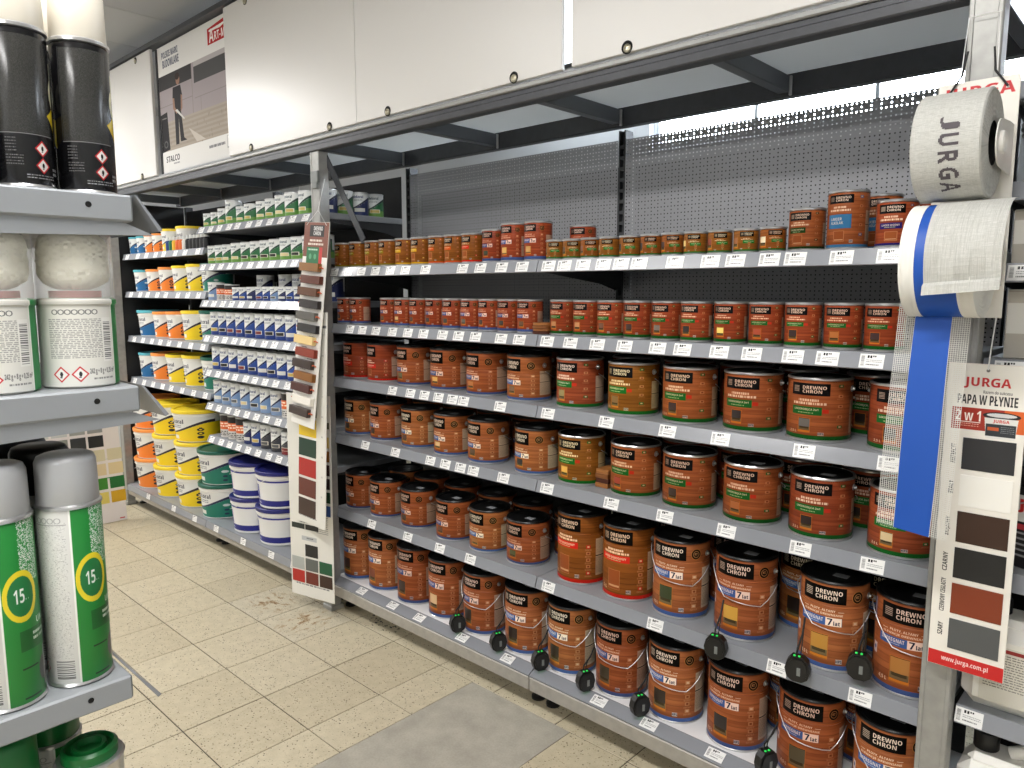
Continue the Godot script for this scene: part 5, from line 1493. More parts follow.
	for k in wc.size():
		var yy := h * (0.782 - k * 0.0592)
		var sx := w * (-0.06 if k % 2 == 0 else 0.04)
		mb = MB.new()
		mb.cbox(Vector3(sx, yy, 0.011), Vector3(w * 0.78, h * 0.04, 0.02), 0.0015)
		var blk := part("wood_block", mb.mesh(), swatch_material(wc[k]), o)
		mb = MB.new()
		var ex := sx + w * (0.43 if k % 2 == 0 else -0.43)
		mb.tube([Vector3(ex - w * 0.05, yy, 0.012), Vector3(ex, yy + 0.004, 0.012), Vector3(ex + w * 0.05, yy - 0.002, 0.004)], 0.0028, 6)
		part("clip", mb.mesh(), M["orange clip"], blk)
	mb = MB.new()
	mb.tube([Vector3(-w * 0.4, h * 0.985, 0.002), Vector3(0.0, h + 0.05, 0.0), Vector3(w * 0.4, h * 0.985, 0.002)], 0.0012, 5)
	mb.tube([Vector3(0.0, h + 0.05, 0.0), Vector3(-0.045, h + 0.19, -0.05)], 0.0012, 5)
	part("string", mb.mesh(), M["string white"], o)
	o = thing("post_clip", "small grey plastic clip holding the sample strip string on the post", "clip", Vector3(0.735, 1.955, 0.008))
	mb = MB.new()
	mb.cbox(Vector3(0, 0.03, 0.0), Vector3(0.055, 0.05, 0.014), 0.003); mb.cbox(Vector3(0.0, -0.005, 0.0), Vector3(0.04, 0.03, 0.012), 0.003)
	part("body", mb.mesh(), M["alarm grey"], o)
	# chart standing across the end of the aisle
	im = canvas(512, 640, L(224, 216, 214))
	rc(im, 270, 300, 242, 4, L(190, 196, 190)); rc(im, 270, 400, 242, 5, L(60, 150, 90)); rc(im, 470, 624, 30, 6, L(190, 60, 60))
	b = board("colour_chart", "pale pink-white colour chart standing on the floor across the aisle end", "colour chart", Vector3(-1.52, 0.78, 0.66), Vector3(-1.52, 0.78, 0.125), Vector3(-1.44, 0.002, 0.66), 0.01, tex(im))
	o = b[0]; w = b[1]; h = b[2]
	var gc := [[L(196, 198, 194), L(190, 192, 190), L(150, 152, 148), L(140, 142, 140), null], [L(176, 178, 170), L(130, 132, 124), L(50, 52, 54), L(30, 32, 36), null], [null, null, L(200, 188, 172), L(206, 196, 164), L(206, 196, 164)], [null, null, L(206, 196, 180), L(214, 194, 156), L(220, 200, 156)], [null, null, L(120, 170, 70), L(60, 130, 40), L(24, 104, 46)], [null, null, L(226, 214, 140), L(216, 196, 100), L(206, 160, 30)]]
	for j in gc.size():
		for i in 5:
			if gc[j][i] != null: chip(o, (i - 1.75) * w * 0.19, h * (0.8 - j * 0.118), w * 0.165, h * 0.095, gc[j][i])

func tape_display():
	# upper board with two rolls of sealing tape
	var im := canvas(256, 848, L(232, 229, 220))
	txt(im, "JURGA", 12, 18, 232, 52, L(196, 30, 34))
	var b := board("tape_display_board", "white display board hung on the post, carrying two tape rolls", "display board", Vector3(3.172, 1.925, 0.022), Vector3(3.319, 1.925, 0.022), Vector3(3.172, 1.436, 0.022), 0.004, tex(im))
	var o: Node3D = b[0]
	var w: float = b[1]
	var h: float = b[2]
	var mb: MB
	for s in [-1.0, 1.0]:
		mb = MB.new()
		mb.tube([Vector3(s * w * 0.36, h * 0.955, 0.003), Vector3(s * w * 0.2, h + 0.012, 0.006), Vector3(s * w * 0.16, h + 0.06, 0.0)], 0.0022, 6)
		part("black_tie", mb.mesh(), M["strap black"], o)
	mb = MB.new()
	mb.tube([Vector3(-w * 0.22, h + 0.01, 0.004), Vector3(-0.028, h + 0.13, -0.01), Vector3(0.028, h + 0.13, -0.01), Vector3(w * 0.22, h + 0.01, 0.004)], 0.0014, 5)
	part("string", mb.mesh(), M["string white"], o)
	var cl := canvas(256, 256, L(186, 186, 180))
	for k in 900: rc(cl, rng.randf() * 256, rng.randf() * 256, rng.randf_range(8, 50), 1, [L(178, 178, 172), L(194, 194, 188), L(200, 199, 194)][rng.randi() % 3])
	for k in 900: rc(cl, rng.randf() * 256, rng.randf() * 256, 1, rng.randf_range(8, 50), [L(178, 178, 172), L(194, 194, 188), L(168, 168, 162)][rng.randi() % 3])
	mat("woven grey tape", Color.WHITE, 0.75, 0, tex(cl))
	M["woven grey tape"].uv1_scale = Vector3(4, 2, 1)
	mat("woven grey flap", Color.WHITE, 0.75, 0, M["woven grey tape"].albedo_texture)
	mat("white mesh tape", L(228, 227, 220), 0.8)
	mat("blue membrane", L(20, 78, 170), 0.5)
	# lathe axis is y: turn it onto x
	var lay := Basis(Vector3(0, 0, 1), -PI / 2)
	# grey roll
	o = thing("tape_roll", "wide grey woven sealing tape roll with dark lettering, upper of the two", "tape roll", Vector3(3.244, 1.6695, 0.138))
	var c := Vector3(0.0, 0.105, 0.0)
	mb = MB.new()
	mb.X = Transform3D(lay, c + Vector3(-0.062, 0, 0))
	mb.lathe([Vector2(0.1, 0.0), Vector2(0.104, 0.003), Vector2(0.104, 0.117), Vector2(0.1, 0.12)], 48, 0.12, 0.0)
	part("winding", mb.mesh(), M["woven grey tape"], o)
	mb = MB.new()
	mb.X = Transform3D(lay, c + Vector3(-0.062, 0, 0))
	var pf := []
	for k in 13: pf.append(Vector2(lerpf(0.1, 0.042, k / 12.0), 0.12 - (0.0012 if k % 2 else 0.0)))
	mb.lathe(pf, 48, 1, 0, 0.1)
	mb.lathe([Vector2(0.042, 0.0), Vector2(0.1, 0.0)], 48, 1, 0)
	part("wound_edge", mb.mesh(), M["woven grey flap"], o)
	mb = MB.new()
	mb.X = Transform3D(lay, c + Vector3(-0.062, 0, 0))
	mb.lathe([Vector2(0.042, 0.12), Vector2(0.042, 0.116), Vector2(0.036, 0.116), Vector2(0.036, 0.0)], 30, 1, 0)
	part("core", mb.mesh(), M["hole black"], o)
	# loose end: comes off the underside and lies over the front of the lower roll
	mb = MB.new()
	var fp := [Vector2(-0.012, -0.0005)]
	for k in 15:
		var a := deg_to_rad(78.0 - k * 7.2)
		fp.append(Vector2(cos(a) * 0.1165, -0.1175 + sin(a) * 0.1165))
	fp.append(Vector2(0.1155, -0.168)); fp.append(Vector2(0.117, -0.186))
	for k in fp.size() - 1:
		for q in 5:
			var xs0 := -0.02 + q * 0.0255
			for sd in [0.0, -0.0014]:
				var pts := []
				for e in [[0, 1], [1, 1], [1, 0], [0, 0]]:
					var p: Vector2 = fp[k + e[1]]
					var wv: float = 0.0022 * sin((k + e[1]) * 0.8 + (q + e[0]) * 1.9) * (k + e[1]) / 17.0
					pts.append(Vector3(xs0 + e[0] * 0.0255, p.y + (q + e[0]) * 0.0022 * (k + e[1]) / 17.0, p.x + wv + sd))
				var u0 := q / 5.0
				var u1 := (q + 1) / 5.0
				var v0 := k / 17.0
				var v1 := (k + 1) / 17.0
				mb.quad(pts[0], pts[1], pts[2], pts[3], Vector2(u0, v1), Vector2(u1, v1), Vector2(u1, v0), Vector2(u0, v0))
	part("hanging_end", mb.mesh(), M["woven grey flap"], o)
	# dark letters round the winding, reading downwards
	mat("tape ink", L(78, 72, 76), 0.7)
	var word := "JURGA"
	for k in 5:
		var li := canvas(64, 64, Color(0, 0, 0, 0))
		txt(li, word[k], 2, 2, 60, 60, Color.WHITE)
		mb = MB.new()
		# letters are cut from small curved cells where the glyph has ink
		var n := 14
		li.resize(n, n, Image.INTERPOLATE_BILINEAR)
		for j in n:
			for i in n:
				if li.get_pixel(i, j).a > 0.45:
					# letter's own right runs down the winding, its up runs to the right
					var a0 := deg_to_rad(24.0 - k * 17.5 - 14.0 * i / n)
					var a1 := deg_to_rad(24.0 - k * 17.5 - 14.0 * (i + 1) / n)
					var x0 := 0.022 - 0.034 * (j + 1) / n
					var x1 := 0.022 - 0.034 * j / n
					var R := 0.1046
					mb.quad(c + Vector3(x0, sin(a1) * R, cos(a1) * R), c + Vector3(x1, sin(a1) * R, cos(a1) * R), c + Vector3(x1, sin(a0) * R, cos(a0) * R), c + Vector3(x0, sin(a0) * R, cos(a0) * R))
		part("printed_letter", mb.mesh(), M["tape ink"], o)
	# white bracket plate with a hub, holding each roll
	for e in [[1.7745, 0.135, "upper"], [1.552, 0.135, "lower"]]:
		o = thing("roll_holder", "white plastic holder plate on the side of the %s tape roll" % e[2], "holder", Vector3(3.318, e[0] - 0.05, 0.083), 0, "tape roll holders")
		mb = MB.new()
		mb.X = Transform3D(Basis(Vector3(0, 0, 1), Vector3(0, 1, 0), Vector3(-1, 0, 0)), Vector3(-0.004, 0, 0))
		var pl := PackedVector2Array([Vector2(-0.054, 0.0), Vector2(-0.02, 0.0)])
		for k in 13:
			var a := -PI / 2 + PI * k / 12.0
			pl.append(Vector2(0.055 + cos(a) * 0.042, 0.05 + sin(a) * 0.045))
		pl.append(Vector2(-0.02, 0.1)); pl.append(Vector2(-0.054, 0.1))
		mb.prism(pl, -0.0012, 0.0012)
		part("plate", mb.mesh(), M["white plastic"], o)
		mb = MB.new()
		mb.X = Transform3D(lay, Vector3(-0.0028, 0.05, 0.055))
		mb.lathe([Vector2(0.022, 0.0), Vector2(0.022, 0.006), Vector2(0.018, 0.008), Vector2(0.012, 0.006), Vector2(0.01, 0.002), Vector2(0.0, 0.002)], 20, 1, 0)
		part("hub", mb.mesh(), M["white plastic"], o)
	# white mesh roll with a blue middle
	o = thing("tape_roll", "white mesh tape roll with a blue waterproof middle, lower of the two", "tape roll", Vector3(3.244, 1.438, 0.138))
	c = Vector3(0.0, 0.114, 0.0)
	for e in [[0.0, 0.028, "white mesh tape", "mesh_edge"], [0.028, 0.1, "blue membrane", "blue_winding"], [0.1, 0.128, "white mesh tape", "mesh_edge"]]:
		mb = MB.new()
		mb.X = Transform3D(lay, c + Vector3(-0.066, 0, 0))
		var pr := []
		var nseg := int((e[1] - e[0]) / 0.004)
		for k in nseg + 1: pr.append(Vector2(0.1125 + (0.0006 if (k % 2 and e[3] == "mesh_edge") else 0.0), lerpf(e[0], e[1], float(k) / nseg)))
		mb.lathe(pr, 48, 1, 0, 0.2)
		part(e[3], mb.mesh(), M[e[2]], o)
	mb = MB.new()
	mb.X = Transform3D(lay, c + Vector3(-0.066, 0, 0))
	pf = []
	for k in 17: pf.append(Vector2(lerpf(0.1125, 0.04, k / 16.0), 0.128 - (0.0014 if k % 2 else 0.0)))
	mb.lathe(pf, 48, 1, 0, 0.1); mb.lathe([Vector2(0.04, 0.0), Vector2(0.1125, 0.0)], 48, 1, 0)
	part("wound_edge", mb.mesh(), M["white mesh tape"], o)
	mb = MB.new()
	mb.X = Transform3D(lay, c + Vector3(-0.066, 0, 0))
	mb.lathe([Vector2(0.04, 0.128), Vector2(0.036, 0.124), Vector2(0.036, 0.0), Vector2(0.04, 0.0)], 30, 1, 0)
	part("core", mb.mesh(), M["hole black"], o)
	# the hanging end: blue strip between two strips of open threads
	var T0 := Vector3(-0.066, 0.0, 0.0)
	var tail := func(x: float, s: float) -> Vector3: return Vector3(x - 0.018 - 0.012 * s, 0.03 - 0.475 * s - 0.012 * (x + 0.066) / 0.128 * s, 0.012 + 0.02 * s + 0.006 * sin(s * 5.0 + x * 20.0))
	mb = MB.new()
	for k in 16:
		var s0 := k / 16.0
		var s1 := (k + 1) / 16.0
		mb.quad(tail.call(-0.036, s1), tail.call(0.034, s1), tail.call(0.034, s0), tail.call(-0.036, s0))
	part("hanging_blue_strip", mb.mesh(), M["blue membrane"], o)
	for e in [[-0.068, -0.036], [0.034, 0.066]]:
		mb = MB.new()
		for q in 9:
			var xx := lerpf(e[0], e[1], q / 8.0)
			var ln := []
			for k in 17: ln.append(tail.call(xx, k / 16.0))
			mb.tube(ln, 0.0006, 3)
		for k in 118:
			var s := k / 118.0
			mb.tube([tail.call(e[0], s), tail.call(e[1], s)], 0.0005, 3)
		part("hanging_mesh", mb.mesh(), M["white mesh tape"], o)
	# liquid roofing colour card
	im = canvas(256, 1208, L(234, 230, 220))
	disc(im, 128, 22, 6, 6, L(120, 118, 112))
	txt(im, "JURGA", 52, 50, 152, 42, L(196, 34, 34))
	txt(im, "Razem do sukcesu", 118, 97, 92, 12, L(50, 46, 44), false)
	txt(im, "PAPA W PŁYNIE", 34, 116, 196, 36, L(26, 24, 24))
	rc(im, 20, 166, 236, 84, L(160, 44, 26)); rc(im, 190, 166, 66, 84, L(214, 98, 40))
	txt(im, "2 w 1", 32, 176, 84, 40, L(244, 240, 232)); rc(im, 32, 219, 84, 3, L(244, 240, 232)); small_print(im, 32, 226, 82, 16, 2, L(226, 180, 160), 0.4)
	# printed tub
	disc(im, 182, 188, 60, 14, L(24, 24, 26)); disc(im, 182, 186, 48, 8, L(206, 206, 204))
	poly(im, PackedVector2Array([Vector2(128, 198), Vector2(236, 198), Vector2(228, 274), Vector2(136, 274)]), L(222, 220, 214))
	rc(im, 134, 220, 96, 46, L(48, 52, 56)); txt(im, "JURGA", 156, 203, 52, 14, L(196, 40, 30)); rc(im, 140, 232, 36, 13, L(196, 90, 44)); small_print(im, 182, 228, 44, 28, 4, L(150, 154, 156), 0.4)
	var names := ["ANTRACYT", "BIAŁY", "BRĄZOWY", "CZARNY", "CZERWONY CEGLASTY", "SZARY"]
	for k in 6: txt(im, names[k], 26, 306 + k * 144 + (4 if k != 4 else -34), 17, 52 if k == 1 or k == 5 else (136 if k == 4 else 76), L(34, 32, 32), true, 1)
	rc(im, 0, 1150, 256, 58, L(196, 32, 32)); txt(im, "www.jurga.com.pl", 46, 1164, 160, 26, L(246, 240, 236))
	b = board("colour_card", "white liquid roofing colour card with six chips and red foot, below the tapes", "colour card", Vector3(3.233, 1.34, 0.036), Vector3(3.379, 1.34, 0.036), Vector3(3.233, 0.656, 0.036), 0.0025, tex(im))
	o = b[0]; w = b[1]; h = b[2]
	var cc := [L(46, 46, 48), L(240, 238, 230), L(58, 36, 24), L(30, 30, 30), L(128, 54, 26), L(84, 86, 86)]
	for k in 6: chip(o, w * 0.085, h * (1.0 - (344.0 + k * 144.0) / 1208.0), w * 0.66, h * 0.101, cc[k])
	mb = MB.new()
	mb.tube([Vector3(0, h * 0.982, 0.002), Vector3(0.004, h + 0.05, 0.006), Vector3(0.006, h + 0.1, -0.004)], 0.0014, 5)
	part("string", mb.mesh(), M["string white"], o)

func right_bay():
	var b := bay(3.279, 4.53, "shelving bay of jugs and boxes beyond the tape display post", false, 0.0, 0.0, true)
	add_shelf(b, 3.279, 4.53, 0.535, -0.052, -0.512, [3.309, 3.5])
	add_shelf(b, 3.279, 4.53, 0.875, -0.052, -0.512, [3.5])
	add_shelf(b, 3.279, 4.53, 1.345, -0.052, -0.512, [3.33])
	add_shelf(b, 3.279, 4.53, 1.55, -0.052, -0.512, [3.34, 3.5])
	add_shelf(b, 3.279, 4.53, 1.72, -0.052, -0.512, [3.4])
	add_shelf(b, 3.279, 4.53, 1.925, -0.052, -0.512, [3.4])
	mat("natural canister plastic", L(242, 240, 232), 0.4)
	var im := canvas(256, 192, L(224, 221, 210))
	rc(im, 10, 6, 110, 12, L(150, 36, 34)); small_print(im, 10, 26, 116, 120, 14, L(110, 106, 100), 0.45); small_print(im, 136, 40, 108, 80, 10, L(110, 106, 100), 0.45)
	rc(im, 186, 4, 64, 22, L(40, 38, 38)); small_print(im, 190, 9, 54, 12, 1, L(230, 228, 222), 0.8); rc(im, 200, 28, 50, 14, L(60, 58, 58))
	txt(im, "4 L", 134, 160, 22, 14, L(40, 38, 38)); bars(im, 206, 140, 40, 42, L(60, 58, 58))
	mat("canister label", Color.WHITE, 0.45, 0, tex(im))
	var n := 0
	for e in [[3.405, 0.5356, 0.25, 0.225], [3.668, 0.5356, 0.25, 0.225], [3.395, 0.1556, 0.22, 0.265], [3.63, 0.1556, 0.22, 0.265]]:
		var o := thing("canister", "translucent white canister, %s from tape display post, %s shelf" % [ORD[n % 2], "second" if n < 2 else "bottom"], "canister", Vector3(e[0], e[1], -0.135), 0, "white canisters in the end bay")
		var hh: float = e[3]
		var mb := MB.new()
		mb.cbox(Vector3(0, hh * 0.45, 0), Vector3(e[2], hh * 0.9, 0.15), 0.028)
		mb.cbox(Vector3(-e[2] * 0.12, hh * 0.9, 0), Vector3(e[2] * 0.6, hh * 0.12, 0.1), 0.02)
		part("body", mb.mesh(), M["natural canister plastic"], o)
		mb = MB.new()
		mb.tube([Vector3(e[2] * 0.4, hh * 0.86, 0), Vector3(e[2] * 0.36, hh * 1.02, 0), Vector3(e[2] * 0.12, hh * 1.06, 0), Vector3(-e[2] * 0.05, hh * 0.98, 0)], 0.016, 10)
		part("handle", mb.mesh(), M["natural canister plastic"], o)
		mb = MB.new()
		mb.X = Transform3D(Basis(), Vector3(-e[2] * 0.28, 0, 0))
		mb.lathe([Vector2(0.022, hh * 0.94), Vector2(0.027, hh * 0.97), Vector2(0.027, hh * 1.1), Vector2(0.024, hh * 1.12), Vector2(0.0, hh * 1.12)], 24, 1, 0)
		part("cap", mb.mesh(), M["black plastic"], o)
		mb = MB.new()
		mb.quad(Vector3(-e[2] * 0.34, hh * 0.12, 0.0755), Vector3(e[2] * 0.36, hh * 0.12, 0.0755), Vector3(e[2] * 0.36, hh * 0.72, 0.0755), Vector3(-e[2] * 0.34, hh * 0.72, 0.0755))
		part("label_sheet", mb.mesh(), M["canister label"], o)
		n += 1
	im = canvas(256, 128, L(178, 172, 160))
	rc(im, 0, 24, 256, 58, L(214, 212, 204)); txt(im, "PEMIX PL3 10 m", 40, 30, 200, 18, L(34, 32, 32)); small_print(im, 40, 54, 190, 24, 3, L(80, 78, 76), 0.4); bars(im, 200, 92, 40, 26, L(50, 48, 48)); rc(im, 0, 0, 256, 3, L(150, 144, 132))
	mat("carton print", Color.WHITE, 0.7, 0, tex(im))
	n = 0
	for e in [[3.43, 1.3456, 0.24, 0.15], [3.68, 1.3456, 0.24, 0.15], [3.43, 1.5506, 0.24, 0.115], [3.68, 1.5506, 0.24, 0.115]]:
		var o := thing("carton", "grey printed carton, %s from the tape display post, %s carton shelf" % [ORD[n % 2], "lower" if n < 2 else "upper"], "carton", Vector3(e[0], e[1], -0.2), 0, "cartons in the end bay")
		var mb := MB.new()
		mb.cbox(Vector3(0, e[3] / 2, 0), Vector3(e[2], e[3], 0.24), 0.002)
		part("box", mb.mesh(), M["carton print"], o)
		mb = MB.new()
		mb.cbox(Vector3(0, e[3] + 0.0004, 0), Vector3(0.05, 0.0008, 0.24), 0.0003)
		part("packing_tape", mb.mesh(), M["white plastic"], o)
		n += 1
	im = canvas(512, 200, L(26, 26, 28))
	for k in 2:
		rc(im, 256 * k + 20, 20, 216, 66, L(226, 224, 220)); txt(im, "JURGA", 256 * k + 70, 30, 120, 34, L(196, 34, 34)); rc(im, 256 * k, 92, 256, 14, L(196, 60, 70))
		for j in 5: rc(im, 256 * k, 112 + j * 14, 256, 5, L(150, 150, 152))
	mat("black pail print", Color.WHITE, 0.35, 0, tex(im))
	var bp := pail(0.115, 0.235, "black pail print", L(30, 30, 33), true)
	bp.get_node("collar").material_override = M["black plastic"]
	n = 0
	for e in [[3.41, 1.9256], [3.66, 1.9256], [3.41, 0.8756], [3.66, 0.8756]]:
		put(bp, "paint_pail", "black pail with white label, %s from tape display post, %s shelf" % [ORD[n % 2], "top" if n < 2 else "middle"], "paint pail", Vector3(e[0], e[1], -0.19), PI / 2 + 0.2, "black pails in the end bay")
		n += 1
	bp.queue_free()
	bp = pail(0.1, 0.135, "black pail print", L(30, 30, 33), false)
	bp.get_node("collar").material_override = M["black plastic"]
	for k in 2: put(bp, "paint_pail", "low black tub, %s from tape display post, on the shelf above the cartons" % ORD[k], "paint pail", Vector3(3.4 + k * 0.23, 1.7206, -0.17), PI / 2 + 0.2, "low black tubs in the end bay")
	bp.queue_free()

func hazard(im: Image, x: float, y: float, s: float):
	poly(im, PackedVector2Array([Vector2(x, y - s), Vector2(x + s, y), Vector2(x, y + s), Vector2(x - s, y)]), L(196, 40, 44))
	poly(im, PackedVector2Array([Vector2(x, y - s * 0.8), Vector2(x + s * 0.8, y), Vector2(x, y + s * 0.8), Vector2(x - s * 0.8, y)]), L(236, 234, 230))
	disc(im, x, y - s * 0.05, s * 0.17, s * 0.33, L(26, 24, 24)); rc(im, x - s * 0.14, y + s * 0.36, s * 0.28, s * 0.14, L(26, 24, 24))

func spray(r: float, h: float, cap_h: float, body: Material, cap: Material) -> Node3D:
	var root := Node3D.new()
	var hb := h - cap_h
	var mb := MB.new()
	mb.lathe([Vector2(r - 0.001, 0.003), Vector2(r, 0.005), Vector2(r, hb - 0.004), Vector2(r - 0.0015, hb)], 40, hb, 0.003)
	part("body", mb.mesh(), body, root)
	mb = MB.new()
	mb.lathe([Vector2(r - 0.004, 0.001), Vector2(r - 0.001, 0.0), Vector2(r + 0.0012, 0.0015), Vector2(r - 0.0008, 0.0045)], 40, 1, 0)
	part("bottom_seam", mb.mesh(), M["tin steel"], root)
	mb = MB.new()
	mb.lathe([Vector2(r - 0.0015, hb - 0.001), Vector2(r + 0.0012, hb), Vector2(r + 0.001, hb + 0.003), Vector2(r - 0.002, hb + 0.005)], 40, 1, 0)
	part("top_seam", mb.mesh(), M["tin steel"], root)
	mb = MB.new()
	mb.lathe([Vector2(r - 0.0025, hb + 0.002), Vector2(r - 0.0012, hb + 0.005), Vector2(r - 0.002, h - 0.008), Vector2(r - 0.0045, h - 0.002), Vector2(r - 0.009, h), Vector2(0.0, h + 0.0005)], 40, 1, 0, 0.9)
	part("cap", mb.mesh(), cap, root)
	return root

func near_gondola():
	var XE := 2.753
	var XB := 1.5
	var o := thing("gondola", "grey steel gondola of spray cans across the aisle", "shelving", Vector3((XE + XB) / 2, 0, 1.8), 0, "")
	var off := -o.position
	var lv := [[1.597, 1.52], [1.386, 1.525], [1.05, 1.553], [0.745, 1.553]]
	var mb: MB
	for e in lv:
		var y: float = e[0]
		var z: float = e[1]
		mb = MB.new()
		mb.X = Transform3D(Basis(), off)
		mb.cbox(Vector3((XE + XB) / 2, y - 0.0145, (z + 2.05) / 2), Vector3(XE - XB, 0.029, 2.05 - z), 0.0022)
		var s := part("shelf", mb.mesh(), M["grey shelf paint"], o)
		mb = MB.new()
		mb.X = Transform3D(Basis(), off)
		zy(mb, [Vector2(z + 0.01, y - 0.029), Vector2(2.05, y - 0.029), Vector2(2.05, y - 0.085), Vector2(z + 0.2, y - 0.05), Vector2(z - 0.022, y - 0.042)], XE - 0.012, XE - 0.004)
		if y > 1.2 or y < 1.0: part("bracket", mb.mesh(), M["grey shelf paint"], s)
		mb = MB.new()
		mb.X = Transform3D(Basis(), off)
		zy(mb, [Vector2(z - 0.001, y + 0.001), Vector2(z - 0.004, y + 0.0), Vector2(z - 0.03, y - 0.036), Vector2(z - 0.026, y - 0.038)], XB, XE + 0.002)
		part("price_rail", mb.mesh(), M["price rail plastic"], s)
		mb = MB.new()
		mb.X = Transform3D(Basis(Vector3(0, 0, 1), -PI / 2), off + Vector3(XE + 0.0002, y - 0.013, z + 0.045))
		mb.lathe([Vector2(0.0032, 0.0), Vector2(0.0026, 0.0006), Vector2(0.0, 0.0006)], 14, 1, 0)
		part("rivet_hole", mb.mesh(), M["hole black"], s)
	mb = MB.new()
	mb.X = Transform3D(Basis(), off)
	mb.span(Vector3(XB, 0.08, 2.052), Vector3(XE, 2.1, 2.056))
	part("back_panel", mb.mesh(), M["dark bracket"], o)
	for x in [XB, XE - 0.04]:
		mb = MB.new()
		mb.X = Transform3D(Basis(), off)
		mb.cbox(Vector3(x + 0.02, 1.06, 2.08), Vector3(0.04, 2.12, 0.05), 0.003)
		part("upright", mb.mesh(), M["grey shelf paint"], o)
	mb = MB.new()
	mb.X = Transform3D(Basis(), off)
	mb.cbox(Vector3((XE + XB) / 2, 0.08, 1.8), Vector3(XE - XB, 0.16, 0.5), 0.003)
	part("base", mb.mesh(), M["base front"], o)
	# print for the cans
	var im := canvas(512, 400, L(18, 18, 20))
	for j in range(20, 268):
		for i in range(190, 330):
			var v := 34.0 + 34.0 * rng.randf()
			im.set_pixel(i, j, L(v, v, v - 2))
	rc(im, 186, 18, 2, 252, L(60, 60, 60)); rc(im, 186, 268, 148, 2, L(130, 130, 130))
	small_print(im, 200, 280, 30, 40, 5, L(120, 120, 120), 0.4); small_print(im, 200, 324, 46, 30, 4, L(110, 110, 110), 0.4)
	hazard(im, 296, 304, 21); hazard(im, 296, 348, 21)
	small_print(im, 250, 372, 84, 14, 2, L(150, 150, 150), 0.5)
	for k in 2:
		var bx := 96.0 if k == 0 else 352.0
		disc(im, bx + 18, 150, 30, 42, L(206, 202, 170)); disc(im, bx + 18, 150, 13, 20, L(18, 18, 20)); rc(im, bx + 4, 70, 22, 50, L(190, 188, 160))
		poly(im, PackedVector2Array([Vector2(bx - 30, 214), Vector2(bx + 4, 190), Vector2(bx + 60, 210), Vector2(bx + 60, 286), Vector2(bx + 20, 262)]), L(214, 186, 40))
		small_print(im, bx - 20, 350, 60, 24, 2, L(140, 140, 140), 0.6)
	mat("black spray print", Color.WHITE, 0.2, 0, tex(im))
	im = canvas(512, 440, L(30, 130, 52))
	rc(im, 130, 0, 130, 440, L(214, 214, 210))
	for k in 2600: rc(im, rng.randf_range(140, 250), rng.randf_range(30, 372), rng.randf_range(1, 4), 1, [L(176, 176, 172), L(236, 236, 232), L(150, 150, 148)][rng.randi() % 3])
	for k in 5: disc(im, 156 + k * 19, 24, 9, 7, L(150, 152, 150), 0.75)
	rc(im, 138, 34, 116, 2, L(150, 150, 148))
	hazard(im, 158, 400, 15); bars(im, 200, 378, 50, 48, L(50, 50, 50), true); small_print(im, 138, 374, 40, 8, 1, L(120, 120, 120), 0.6)
	rc(im, 260, 0, 5, 440, L(236, 236, 232))
	for k in 1200: rc(im, rng.randf_range(312, 372), rng.randf_range(0, 150), 2, 2, [L(206, 208, 206), L(226, 226, 224)][rng.randi() % 2])
	rc(im, 312, 150, 60, 290, L(30, 130, 52))
	disc(im, 312, 178, 46, 62, L(226, 206, 40)); disc(im, 312, 178, 35, 48, L(30, 116, 60)); txt(im, "15", 292, 160, 28, 34, L(240, 240, 236)); small_print(im, 322, 186, 14, 5, 1, L(220, 226, 220), 0.8)
	rc(im, 300, 262, 90, 50, L(20, 96, 40)); txt(im, "UNI", 352, 240, 40, 16, L(236, 240, 236)); small_print(im, 336, 272, 50, 26, 2, L(220, 230, 220), 0.6)
	rc(im, 300, 352, 46, 4, L(14, 50, 24)); rc(im, 300, 424, 50, 4, L(14, 50, 24)); disc(im, 366, 372, 18, 30, L(90, 90, 92)); rc(im, 372, 320, 40, 100, L(170, 172, 172))
	mat("green spray print", Color.WHITE, 0.3, 0, tex(im))
	mat("silver cap", L(176, 178, 180), 0.34, 0.1)
	mat("ivory cap", L(226, 220, 206), 0.34)
	mat("anthracite cap", L(50, 53, 56), 0.4)
	mat("green cap", L(14, 100, 44), 0.36)
	var sp := spray(0.0288, 0.218, 0.06, M["black spray print"], M["ivory cap"])
	var face := deg_to_rad(76.0)
	var n := 0
	for e in [[2.706, 1.549], [2.71, 1.611], [2.712, 1.673], [2.645, 1.56], [2.648, 1.622]]:
		put(sp, "spray_can", "black spray can with ivory cap, %s on the upper gondola shelf from front edge" % ORD[n], "spray can", Vector3(e[0], 1.5976, e[1]), face + (0.16 if n == 1 else 0.0), "black spray cans on the gondola")
		n += 1
	sp.queue_free()
	sp = spray(0.0325, 0.262, 0.058, M["green spray print"], M["silver cap"])
	n = 0
	for e in [[2.708, 1.593], [2.712, 1.663], [2.714, 1.733]]:
		put(sp, "spray_can", "green and white spray can with silver cap, %s on gondola from front edge" % ORD[n], "spray can", Vector3(e[0], 1.0506, e[1]), face - 0.12, "silver-capped spray cans on the gondola")
		n += 1
	sp.get_node("cap").material_override = M["black lid"]
	n = 0
	for e in [[2.636, 1.6], [2.636, 1.675], [2.564, 1.605], [2.564, 1.68], [2.492, 1.61]]:
		var q := put(sp, "spray_can", "spray can with dark cap behind the silver ones, %s from the front edge" % ORD[n], "spray can", Vector3(e[0], 1.0506, e[1]), face, "dark-capped spray cans on the gondola")
		if n >= 2: q.get_node("cap").material_override = M["anthracite cap"]
		n += 1
	sp.get_node("cap").material_override = M["green cap"]
	n = 0
